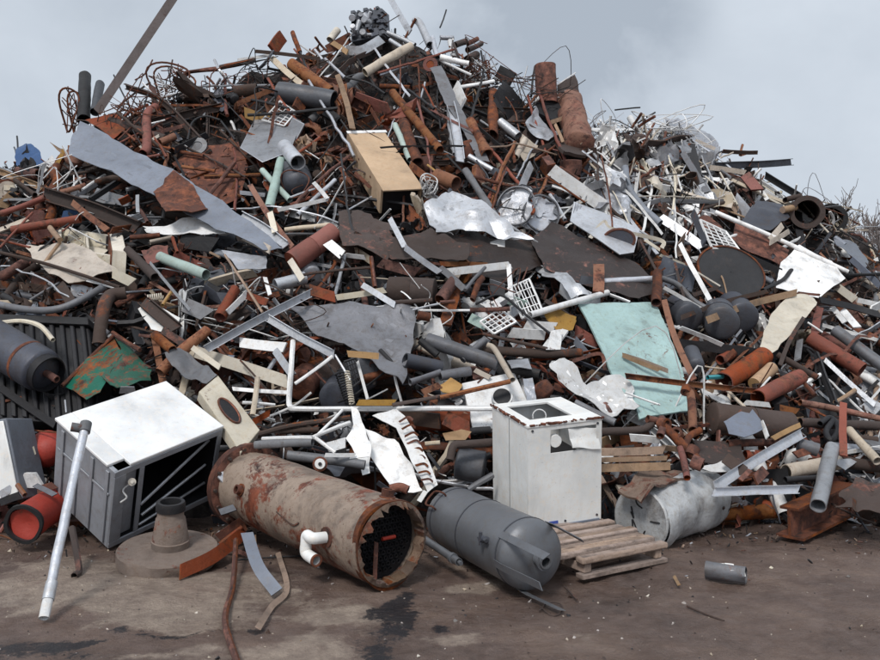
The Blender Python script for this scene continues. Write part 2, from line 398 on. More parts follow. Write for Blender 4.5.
# --- galvanised pole leaning on it
a=G(44,622)+np.array([0,0,.02]); b=P(86,424,5.62)
t=thing('leaning_pole','dusty galvanised pole with a tee on top leaning on the white-topped appliance','pole',tuple(a),'the leaning pole')
mid=a*.9+b*.1; mid2=a*.84+b*.16
mesh_obj('pole',tube([mid,b],.027,.022,14,.004,.2),'galv',t)
mesh_obj('lower_end',tube([a,mid+(b-a)*.005],.028,.022,14,0,.1),'white',t)
mesh_obj('coupling',tube([mid-(b-a)*.02,mid2],.033,.026,14),'galv',t)
s=nrm(np.cross(b-a,toward(b))); mesh_obj('tee',merge(tube([b-(b-a)*.05,b+(b-a)*.005],.037,.027,14),tube([b-(b-a)*.03-s*.0,b-(b-a)*.03-s*.085],.030,.02,14)),'grey',t)
# --- red can on the ground far left
a=P(24,524,6.15); b=P(66,497,6.75); 
t=thing('red_can','bright red steel can lying on its side at the left foot of the heap','can',(a[0],a[1],0),'the bright red can')
mesh_obj('body',tube([a,b],.130,.122,28,0,.12),'scarlet',t); mesh_obj('rim',tube([a-nrm(b-a)*.015,a+nrm(b-a)*.012],.142,.118,28,0,.1),'dark',t)
q=a+(b-a)*.02; d_=nrm(b-a); mesh_obj('lid',lathe(q,q+d_*.04,[(.55,.001),(.5,.05),(.05,.085),(0,.121),(1,.121),(1,.001)],28,.03,9),'scarlet',t)
# --- grey/blue cabinet corner, cut by the left frame
fr=Frame(*solve_box((4,418,6.5),(-45,428),(12,412),(22,498),(6.6,7.0,6.6)))
a,bb,c,dd=P(5,418,6.6),P(-60,430,6.7),P(20,410,7.0),P(22,499,6.5)
t=thing('metal_cabinet','pale grey cabinet with blue edge cut off by the left side of the photo','cabinet',(a[0],a[1],0),'the pale cabinet at far left')
n_=nrm(np.cross(bb-a,dd-a)); n_= n_ if n_@(c-a)>0 else -n_
fr=Frame(a,bb-a,n_*.32,dd-a)
mesh_obj('body',fr.box(0,.03,0,1,1,1),'blue',t,bevel=.01); mesh_obj('door',fr.box(.03,-.03,.03,1,.02,.98),'enamel',t,bevel=.006)
# --- flanged base
c=P(168,545,5.85); c[2]=.02
t=thing('flanged_base','heavy round flange with a tapered neck lying flat on the dirt','flange',(c[0],c[1],0),'the round flange')
up=nrm(np.array([.05,-.14,1.]))
mesh_obj('disc',lathe(c,c+up*.10,[(0,.001),(0,.325),(.1,.333),(.9,.333),(1,.325),(1,.001)],48,.01),'flange',t)
q=c+up*.1+np.array([.01,.02,0]); mesh_obj('neck',lathe(q,q+up*.27,[(0,.125),(.18,.128),(.2,.122),(.75,.098),(.8,.088),(1,.088),(1,.070),(.7,.07)],32),'flange',t)
q2=q+up*.26; mesh_obj('collar',lathe(q2,q2+up*.06,[(0,.098),(.7,.098),(1,.092),(1,.07),(0,.07)],32),'dark',t)
# --- big boiler tank
A=P(390,543,5.32); B=P(248,485,6.65); ax=nrm(B-A); R=.272
t=thing('boiler_tank','large rust-stained beige boiler tank lying with its torn open end toward the camera','tank',(A[0],A[1],0),'the beige boiler tank')
L=np.linalg.norm(B-A)
mesh_obj('shell',tube([A+ax*L*i/14 for i in range(15)],R,R*.93,48,0,.03,raw=True,rs=[1.0,1.005,1.0]+[1]*9+[1,.99,.97]),'tankbeige',t)
mesh_obj('end_band',tube([A-ax*.02,A+ax*.03],R*1.03,R*.95,48,0,.12),'rust',t)
# torn insulation ring
s,u=frame(-ax,(0,0,1)); V=[];Fc=[]; n=72
for k in range(n):
    an=2*PI*k/n; d=s*math.cos(an)+u*math.sin(an); j=rng.random()
    V+= [A-ax*.03+d*R*.985, A-ax*(.03+.05*j*j)+d*R*(.95-.13*j), A+ax*(.03+.03*j)+d*R*(.89-.05*rng.random()), A+ax*.07+d*R*.95]
for k in range(n):
    for i in range(3):
        a_=4*k+i; b_=4*((k+1)%n)+i; Fc.append((a_,b_,b_+1,a_+1))
mesh_obj('insulation',(V,Fc),'foam',t)
tp=A+ax*.09
tpo=mesh_obj('tube_plate',lathe(tp,tp+ax*.02,[(0,.001),(0,R*.93),(1,R*.93),(1,.001)],40),'black',t)
g=Geo()
for i in range(-5,6):
    for j in range(-5,6):
        x=(i+.5*(j%2))*.042; y=j*.038
        if math.hypot(x,y)<R*.78: q=tp+s*x+u*y; g.add(tube([q-ax*.03,q+ax*.005],.015,.011,8))
mesh_obj('fire_tubes',g,'black',tpo)
q=tp-ax*.05+u*.02-s*.02; mesh_obj('red_lever',tube([q-s*.05,q+s*.05],.012,None,8),'scarlet',t)
q=A+ax*.01+s*.10-u*.1; mesh_obj('hanging_strip',sweep([q+u*.12,q-u*.12],prof('f',.03),-ax),'rust',t)
# rear flange
mesh_obj('rear_flange',merge(lathe(B+ax*.04,B-ax*.03,[(0,.001),(0,.325),(1,.325),(1,.001)],40)),'rust',t)
g=Geo()
for k in range(14):
    an=2*PI*k/14; q=B-ax*.03+(s*math.cos(an)+u*math.sin(an))*.297; mesh_obj('bolt',tube([q+ax*.01,q-ax*.025],.014,None,6),'brown',t)
def port(al,anx,any_,r=.035,h=.05,m='rust'):
    d=nrm(s*anx+u*any_); q=A+ax*al+d*R*.96; return mesh_obj('threaded_port',merge(tube([q,q+d*h],r,r*.66,14),tube([q,q+d*.016],r*1.3,r*.7,14)),m,t),q+d*h,d
tow=toward(A)
vx=s@np.array([1,0,0]); 
side=nrm(np.cross(ax,(0,0,1))); side= side if side[1]<0 else -side   # faces the camera
upn=np.array([0,0,1.])-ax*ax[2]; upn=nrm(upn)
def portd(al,a_,b_,**k): d=nrm(side*a_+upn*b_); return port(al,d@s,d@u,**k)
portd(1.42,.93,.25)
p_,q,d=portd(.08,-.1,1,r=.04,h=.06)
p_,q,d=portd(.30,.98,.02,r=.05,h=.015)
e=q+d*.03
el=tube([q,e+d*.035,e+d*.05+ax*.045,e+d*.04+ax*.09-upn*.04],.033,.026,14)
e2=e+d*.05+ax*.09; dn=nrm(-upn*1+ax*.15)
mesh_obj('white_elbow',merge(tube([q,e+d*.05+ax*.02,e2,e2+dn*.05,e2+dn*.09],.036,.028,16)),'enamel',t)
mesh_obj('white_spout',tube([e2+dn*.07,e2+dn*.115-ax*.02,e2+dn*.13-ax*.13],.037,.028,16),'enamel',t)
mesh_obj('spout_rim',tube([e2+dn*.13-ax*.125,e2+dn*.131-ax*.14],.040,.029,16),'rust',t)
V_=tube([A+ax*.62+side*R*1.01+upn*.02,A+ax*.7+side*R*1.01-upn*.01,A+ax*.9+side*R*1.0+upn*.03],.006,None,6); mesh_obj('weld_scar',V_,'brown',t)
# --- grey pressure vessel
A=P(533,556,5.18); B=P(452,516,6.2); ax=nrm(B-A); R=.218; L=np.linalg.norm(B-A)
t=thing('pressure_vessel','smooth dark grey pressure vessel with domed ends and splayed strap legs lying on the dirt','tank',(A[0],A[1],0),'the grey pressure vessel')
mesh_obj('body',lathe(A-ax*.06,B+ax*.06,drum_prof(L+.12,R,.45,0),44),'tankgrey',t)
side=nrm(np.cross(ax,(0,0,1))); side= side if side[1]<0 else -side; upn=nrm(np.array([0,0,1.])-ax*ax[2])
for (x,y,l) in ((.75,.55,.30),(1,-.18,.30),(.2,-1,.26),(-.65,.75,.2)):
    d=nrm(side*x+upn*y); q=A+ax*.08+d*(R+.005); e=A-ax*(.17)+d*(R*.72+.0); f_=A-ax*(.12+l)+d*(R*.95)
    mesh_obj('leg',merge(sweep([q,A-ax*.02+d*(R+.008)],prof('f',.045),d),sweep([A-ax*.015+d*(R+.008),f_],prof('f',.045),d)),'tankgrey',t)
for l_ in (.07,.62,L-.1): mesh_obj('weld_seam',tube([A+ax*l_,A+ax*(l_+.012)],R+.004,R-.01,44),'steel',t)
q=A-ax*.06; mesh_obj('end_nozzle',merge(tube([q,q-ax*.09],.04,.03,14),tube([q-ax*.06,q-ax*.075],.055,.03,14)),'tankgrey',t)
d=nrm(side*.9+upn*.3); q=A+ax*.2+d*R*.98; mesh_obj('valve',merge(tube([q,q+d*.06],.022,.014,12),tube([q+d*.04-ax*.05,q+d*.04+ax*.05],.012,None,8),tube([q+d*.055-upn*.04,q+d*.055+upn*.04],.012,None,8)),'steel',t)
d=nrm(side*.75+upn*.66); q=A+ax*.98+d*(R+.03); w_=nrm(np.cross(ax,d)); 
mesh_obj('handle',tube([q-w_*.06-d*.035,q-w_*.06,q+ax*.11-w_*.06,q+ax*.11+w_*.04,q+w_*.06,q+w_*.06-d*.035],.007,None,8),'rust',t)
d=nrm(side*.8+upn*.6); q=A+ax*1.22+d*(R+.002); w_=nrm(np.cross(ax,d)); mesh_obj('sticker',box(q-w_*.045,ax*.075,w_*.09,d*.003),'enamel',t)
a=P(421,537,5.95); b=P(459,562,5.45); mesh_obj('drain_pipe',merge(tube([a,b],.026,.02,12),tube([b-nrm(b-a)*.10,b-nrm(b-a)*.07],.034,.02,12),tube([b,b+nrm(b-a)*.03],.014,None,8)),'tankgrey',t)
# --- pallet under the white boiler
a=P(561,541,6.05); b=P(583,577,5.62); c=P(668,560,5.85)
def GP(px,py,z): d=(CAMH-z)*F/(py-330); return P(px,py,d)
q0=GP(583,566,.10); q1=GP(668,549,.10); q2=GP(628,512,.16)
t=thing('wooden_pallet','dusty slatted wooden pallet under the white boiler cabinet','pallet',(q0[0],q0[1],0),'the wooden pallet')
e1=q1-q0; e1=e1*1.0; back=nrm(np.cross(np.array([0,0,1.]),e1)); 
if back[1]<0: back=-back
Lb=1.0; n_=9
e0=nrm(e1); x0=q0-e0*.0; n_=10; back=nrm(back+np.array([0,0,.05]))
for i in range(n_):
    st=x0+back*(Lb*i/n_)+np.array([0,0,.012*(i%2)+.004*i])
    mesh_obj('slat',box(st-e0*(.30 if i else .0),e1+e0*(.30 if i else 0)+e0*rng.uniform(-.02,.03),back*.078,(0,0,.045)),'pallet',t,bevel=.014)
for x_ in (.04,.96):
    st=x0+e1*x_-e0*.07*(x_>.5); st=st+np.array([0,0,-.058]); mesh_obj('stringer',box(st+back*.02,e0*.06,back*Lb*.92,(0,0,.056)),'pallet',t,bevel=.004)
st=x0+np.array([0,0,-.092]); mesh_obj('bottom_board',box(st,e1,back*.07,(0,0,.03)),'pallet',t,bevel=.004)
# --- white boiler cabinet
fr=Frame(*solve_box((527,427,6.0),(492,406),(601,418),(527.5,530),(6.45,6.25,6.0)))
t=thing('boiler_cabinet','white enamel boiler cabinet standing upright with square top opening and broken hatch','boiler',tuple(fr.p(.5,.5,1)),'the white boiler cabinet')
th=.02
# a: left/back, b: right, c: down
g=Geo(); 
g.add(fr.box(0,.0,0,1,.02,1)); g.add(fr.box(0,.98,0,1,1,1)); g.add(fr.box(.98,.02,0,1,.98,1)); mesh_obj('side_panels',g,'enamel',t,bevel=.004)
g=Geo(); hw0,hw1,hv0,hv1=.05,.28,.30,.93
g.add(fr.box(-.02,0,.0,.0,1,hw0)); g.add(fr.box(-.02,0,hw0,0,hv0,hw1)); g.add(fr.box(-.02,hv1,hw0,0,1,hw1)); g.add(fr.box(-.02,0,hw1,0,1,1)); mesh_obj('front_panel',g,'enamel',t)
g=Geo(); z0,z1=-.015,.01
g.add(fr.box(-.03,-.01,z0,.2,1.01,z1)); g.add(fr.box(.86,-.01,z0,1.01,1.01,z1)); g.add(fr.box(.2,-.01,z0,.86,.14,z1)); g.add(fr.box(.2,.72,z0,.86,1.01,z1)); tp=mesh_obj('top',g,'enamel',t,bevel=.003)
g=Geo(); 
for k in range(60):
    e=k/60; q=[fr.p(-.025,e,-.012),fr.p(e,-.005,-.012)][k%2]; r=rng.uniform(.006,.02); g.add(tube([q+rng.normal(size=3)*.004,q+nrm(fr.b if k%2==0 else fr.a)*r*2],r*.6,None,6))
mesh_obj('rust_edge',g,'rust',tp)
g=Geo(); g.add(fr.box(.03,.04,.42,.95,.95,.44)); g.add(fr.box(.1,.04,.01,.9,.06,.4)); mesh_obj('inner_tray',g,'dark',t)
q=fr.p(.55,.45,.05); mesh_obj('wire_loop',tube([q+np.array([math.cos(a)*.05,0,math.sin(a)*.05]) for a in np.linspace(-.3,3.5,9)],.005,None,6),'white',t)
q=fr.p(.04,.38,.17); mesh_obj('dial',lathe(q,q+nrm(-fr.a)*.03,[(0,.001),(0,.05),(1,.045),(1,.001)],16),'enamel',t)
h=Frame(fr.p(-.03,.56,.07),fr.b*.4,fr.c*.2,-fr.a*.03)
mesh_obj('hatch',merge(plate_world([fr.p(-.035,.55,.07),fr.p(-.05,.95,.085),fr.p(-.04,.97,.30),fr.p(-.06,.57,.24)],.006,.03,4,8,0,(),False)),'enamel',t,bevel=.003)
mesh_obj('badge',box(fr.p(-.022,.18,.945),fr.b*.22,fr.c*.03,-fr.a*.006),'badge',t)
mesh_obj('base_strip',fr.box(-.04,.02,.985,.3,.97,1.03),'blue',t)
for v_,w_ in ((.06,.04),(.94,.04),(.06,.95),(.94,.95),(.5,.96)):
    q=fr.p(-.02,v_,w_); mesh_obj('screw',tube([q,q-nrm(fr.a)*.006],.009,None,8),'steel',t)
mesh_obj('seam',fr.box(.48,-.003,.02,.488,.001,.98),'grey',t)
# --- quilted light grey drum lying right of the pallet
A=P(641,519,6.35); B=P(704,497,6.95); ax=nrm(B-A); R=.235
t=thing('insulated_drum','crumpled light grey foil-wrapped drum lying beside the wooden pallet','drum',(A[0],A[1],0),'the foil-wrapped drum')
L=np.linalg.norm(B-A)
mesh_obj('body',lathe(A,B,[(0,R*.98)]+[(i/10,R*(1+.04*math.sin(i*2.1))) for i in range(1,10)]+[(1,R*.96),(1.05,R*.8),(1.06,.01)],40,.07,5,open0=True),'bottle',t)
mesh_obj('end_plate',lathe(A-ax*.012,A+ax*.01,[(0,.001),(0,R*.95),(.5,R*1.0),(1,R),(1,.001)],40,.01),'bottle',t)
g=Geo()
for k in range(5):
    an=k*1.3; s,u=frame(ax,(0,0,1)); q=A-ax*.016+(s*math.cos(an)+u*math.sin(an))*.09; mesh_obj('scratch_mark',tube([q,q+(s*math.cos(an*2)+u*math.sin(an*2))*.05,q+(s*math.cos(an*3)+u*math.sin(an))*.08],.006,None,6),'dark',t)
a=P(627,482,6.5); mesh_obj('torn_lagging',plate_world([P(618,492,6.3),P(640,470,6.6),P(690,466,6.9),P(700,474,6.8),P(655,486,6.2),P(640,500,6.15)],.02,.06,4,10,0,(),False),'foam',t)
# --- small scuffed can on open ground right
a=GP(706,570,.055); b=GP(746,575,.055)
t=thing('flue_offcut','short white-and-black scuffed flue offcut lying alone on the dirt','pipe offcut',(a[0],a[1],0),'the lone flue offcut')
mesh_obj('shell',tube([a,a*.5+b*.5,b],.057,.053,24,0,.3),'grey',t)
s,u=frame(b-a,(0,0,1)); V=[];Fc=[]
g=Geo()
for k in range(9):
    an=rng.uniform(.2,1.4); c=a+(b-a)*rng.uniform(.08,.85); d=nrm(np.array([0,-math.cos(an),math.sin(an)])); g.add(plate_world([c+d*.0575+nrm(b-a)*x*.035+nrm(np.cross(d,b-a))*y*.018 for x,y in ((-1,-1),(1,-.6),(.8,1),(-.7,.8))],.002,.004,8,3))
mesh_obj('flaking_paint',g,'enamel',t)
# --- rusty H beam
a=GP(790,508,.16); b=GP(812,480,.30)
a=P(803,515,6.75); b=P(838,494,7.6)
a=P(789,519,6.42); b=P(846,493,7.0)
t=tag(mesh_obj('steel_beam',sweep([a,b],[( -.11,-.15),(.11,-.15),(.11,-.13),(.012,-.13),(.012,.07),(.08,.07),(.08,.09),(-.07,.09),(-.07,.07),(-.012,.07),(-.012,-.13),(-.11,-.13)],(0,0,1)),'rust'),'short rusty I-beam with broad flanges on the ground at lower right','steel beam',short='the rusty I-beam')
# --- ground pipes
def gl(name,label,cat,short,k,pts,w,m,zs=None,**kw):
    q=[GP(x,y,w*.5+(zs[i] if zs else 0)) for i,(x,y) in enumerate(pts)]
    return tag(mesh_obj(name,linear(k,q,w,**kw),m),label,cat,short=short)
gl('metal_pipe','long bent rusty pipe snaking forward on the dirt below the boiler tank','pipe','the bent rusty ground pipe','p',[(236,540),(233,585),(225,620),(238,665)],.036,'rust',[.12,.02,0,0])
gl('wooden_stick','crooked thin wooden-brown stick on the dirt below the boiler tank','stick','the crooked stick','b',[(278,553),(287,588),(272,606),(258,628)],.035,'wood',[.0,.0,0,0])
gl('metal_strip','flat blue-grey strip standing slanted in front of the boiler tank','metal strip','the flat blue-grey strip','f',[(247,533),(258,566),(277,592)],.075,'blue',[.25,.12,0.0])
gl('metal_pipe','short rusty pipe with a bent foot behind the leaning pole','pipe','the short pipe with bent foot','p',[(72,528),(79,568),(74,576)],.045,'brown',[.2,.02,0])
gl('metal_strip','crumpled rusty red flat strip beside the round flange','metal strip','the rusty strip by the flange','f',[(180,572),(214,556),(245,532)],.09,'red',[.0,.03,.06],jit=.02)
gl('metal_strip','narrow rust-brown strip crossing behind the blue-grey strip','metal strip','the narrow brown strip','f',[(190,560),(222,548),(262,560)],.03,'rust',[.0,.02,.0])
gl('steel_rod','thin black rod lying between the boiler tank and the flat strip','rod','the thin black rod','r',[(236,560),(300,556),(345,557)],.014,'dark',[.0,.0,.0])
gl('wooden_stick','tiny orange wood splinter lying left of the flue offcut','splinter','the orange splinter','b',[(674,576),(679,585)],.02,'ochre',[0,0])
gl('steel_rod','thin brown twig-like rod on the dirt at lower right of the pallet','rod','the twig-like rod','r',[(687,606),(705,614),(724,621)],.012,'brown',[0,0,0])
gl('steel_rod','short dark nail-like rod on the dirt before the pressure vessel','rod','the nail-like rod','r',[(565,587),(577,600)],.014,'brown',[0,0])
gl('cable_loop','thin brown wire ring lying flat below the pressure vessel','wire','the wire ring','r',[(540,606),(552,616),(562,611),(560,604),(548,603),(539,611)],.008,'brown',[0]*6)
# ================================================================== HEAP: recognisable pieces
# --- beige cabinet
fr=Frame(*solve_box((383,191,D(383,191)-.75),(347,132),(424,189),(381,216),(10.2,9.75,9.9)))
t=thing('wooden_cabinet','tan plywood cabinet tipped on its end with a dark open bottom, near the heap centre','cabinet',tuple(fr.p(.5,.5,1)),'the tan cabinet')
g=Geo(); g.add(fr.box(0,0,-.02,1,1,.04)); mesh_obj('back_panel',g,'ply',t,bevel=.004)
g=Geo(); g.add(fr.box(.04,0,.04,1,.05,1)); g.add(fr.box(.04,.95,.04,1,1,1)); g.add(fr.box(.96,.05,.04,1,.95,1)); mesh_obj('side_panels',g,'ply',t)
mesh_obj('inner_case',fr.box(.07,.06,.05,.10,.94,.98),'black',t)  # black panel within the open end, standing for the interior shade
mesh_obj('front_panel',fr.box(.08,.05,.96,.96,.95,1),'dark',t)
g=Geo()
for u,w in ((.3,.2),(.62,.25),(.8,.6)): mesh_obj('hinge',fr.box(u,-.012,w,u+.02,0.0,w+.06),'rust',t)
mesh_obj('edge_strip',fr.box(.955,-.02,-.05,1.0,1.05,-.02),'white',t)
HB=[(347,132),(384,129),(424,189),(420,214),(381,216),(345,156)]; MASK.append(HB)
# --- light grey appliance box upper left
fr=Frame(*solve_box((262,168,D(262,168)-.55),(239,150),(291,150),(277,130),(10.1,10.2,10.6)))
fr=Frame(S(262,163,.6),S(239,148,.5)-S(262,163,.6),S(291,152,.6)-S(262,163,.6),S(276,130,.25)-S(262,163,.6))
t=thing('appliance_housing','light grey boxy appliance housing with cut corners on upper left slope','housing',tuple(fr.o),'the light grey housing')
mesh_obj('body',fr.box(0,0,0,1,1,1),'galv',t,bevel=.02); mesh_obj('front_cover',fr.box(.08,-.07,.08,.9,0,.92),'white',t,bevel=.01)
mesh_obj('flue',tube([fr.p(.2,.9,.1),fr.p(-.1,1.3,-.35)],.09,.08,16),'galv',t); mesh_obj('slot',fr.box(.3,-.08,.78,.8,-.07,.84),'dark',t)
# --- moulded white/grey drawer
a=S(60,242,.42); b=S(125,252,.5); c=S(66,228,.25)
fr=Frame(a,b-a,S(128,238,.2)*0+ (S(60,228,.15)-a), np.array([.0,-.02,-.16]))
t=thing('plastic_tray','off-white moulded tray with deep compartments on the left slope','tray',tuple(a),'the off-white moulded tray')
g=Geo(); g.add(fr.box(0,0,0.9,1,1,1)); g.add(fr.box(0,.95,0,1,1.05,1)); g.add(fr.box(-.03,0,0,.03,1,1)); g.add(fr.box(.42,0,0,.46,1,1)); g.add(fr.box(.80,-.1,-.1,1.02,1.05,1.5)); g.add(fr.box(0,-.05,.3,.8,0,1)); mesh_obj('body',g,'cream',t,bevel=.012)
g=Geo(); g.add(fr.box(.78,-.12,-.12,.80,1.05,1.5)); mesh_obj('rust_line',g,'rust',t)
# --- black ribbed bin
a=S(-12,318,.35); b=S(88,322,.45); c=S(-12,420,.0); 
fr=Frame(a,b-a,S(-12,418,.3)-a,nrm(np.cross(b-a,c-a))*.3)
t=thing('plastic_crate','big black ribbed bin on its side at the left edge','bin',tuple(c),'the black ribbed bin')
g=Geo(); g.add(fr.box(0,.05,0,1,1,1)); 
for i in range(10): g.add(fr.box(.03+.1*i,.06,-.12,.075+.1*i,.98,.02))
mesh_obj('body',g,'black',t,bevel=.01)
mesh_obj('rim',tube([S(-10,303,.45),S(30,310,.5),S(62,308,.5),S(95,292,.5),S(107,284,.35)],.035,None,10),'grey',t)
mesh_obj('flange_lip',fr.box(-.02,-.02,-.2,1.03,.06,.5),'dark',t,bevel=.01)
# --- dark grey cylinder tank at left
a=S(46,373,.75); b=S(-25,330,.75); ax=nrm(b-a); L=np.linalg.norm(b-a); R=.19
t=thing('gas_cylinder','dark grey gas cylinder with rust band lying against the black bin at left','gas cylinder',tuple(a-np.array([0,0,R])),'the dark gas cylinder')
mesh_obj('body',lathe(a,b,drum_prof(L,R,.35,0),32,.01),'steel',t); mesh_obj('band',tube([a+ax*.22,a+ax*.25],R*1.02,R*.98,32),'rust',t); mesh_obj('shoulder_ring',tube([a+ax*.06,a-ax*.04],R*.86,R*.8,32,0,.05),'black',t)
mesh_obj('valve_pipe',tube([a+ax*.05,a-ax*.14],.032,.022,12),'rust',t)
# --- green box fragment
t=thing('green_panel','rust-eaten emerald green box fragment above the white-topped appliance','panel',tuple(S(100,395,.3)),'the emerald green fragment')
MASK.append([(63,386),(115,335),(150,378),(88,402)])
def subsheet(name,poly,m,off,cr=.02,th=.006,offs=None,parent=None,**kw):
    return sheet(name,None,None,None,poly,m,off,cr,th,offs=offs,parent=parent,**kw)
subsheet('front_panel',[(64,385),(113,336),(121,352),(100,392),(86,400)],'green',.5,offs=[.5,.5,.6,.62,.62],parent=t)
subsheet('bent_flap',[(113,336),(150,368),(150,382),(118,388),(103,374),(121,352)],'green',.5,offs=[.45,.3,.35,.6,.6,.6],parent=t,mask=False,cr=.05)
mesh_obj('rolled_edge',slin('p',[(62,386),(88,360),(114,335)],4,.54),'rust',t)
# --- plate with oval slot
t=thing('slotted_plate','cream steel cover with a rusty oval slot leaning beside the white-topped appliance','cover plate',tuple(S(240,452,.4)),'the cream oval-slot cover')
pl=[(199,391),(218,375),(260,430),(241,453)]; pw=[S(x,y,o) for (x,y),o in zip(pl,(.75,.6,.65,.8))]
mesh_obj('plate',plate_world(pw,.09,.004,2,8),'cream',t,bevel=.006)
c=sum(pw)/4; n_=nrm(np.cross(pw[1]-pw[0],pw[3]-pw[0])); n_=n_ if n_@toward(c)>0 else -n_
d1=nrm(pw[3]-pw[0]); d2=np.cross(n_,d1); ring=[c+n_*.008+d1*math.cos(a)*.155+d2*math.sin(a)*.06 for a in np.linspace(0,2*PI,25)[:-1]]
mesh_obj('slot_rim',tube(ring+[ring[0]],.010,None,6,raw=True),'rust',t)
mesh_obj('slot',(ring+[r-n_*.02 for r in ring],[tuple(range(24))]+[(i,(i+1)%24,24+(i+1)%24,24+i) for i in range(24)]),'black',t)
# --- square with round hole
t=thing('burner_plate','rust-blotched white square plate with a round hole left of the white boiler cabinet','plate',tuple(S(500,430,.3)),'the round-hole plate')
pl=[(462,383),(514,371),(530,408),(527,424),(474,431)]; pw=[S(x,y,.42) for x,y in pl]; MASK.append(pl)
mesh_obj('plate',plate_world(pw,.05,.012,2,8),'white',t)
c=S(502,397,.47); n_=toward(c)*.7+np.array([0,-.2,.5]); n_=nrm(n_); mesh_obj('hole_collar',tube([c-n_*.05,c+n_*.012],.088,.075,24),'white',t); mesh_obj('hole',tube([c-n_*.03,c+n_*.004],.075,None,24),'black',t)
# --- L-shaped long white pipe
lin('metal_pipe','long thin white pipe bent into an L above the beige boiler tank','pipe','the white L-shaped pipe','r',[(293,341),(291,372),(289,400),(291,407),(299,409),(370,409),(492,408)],5.5,'white',.62)
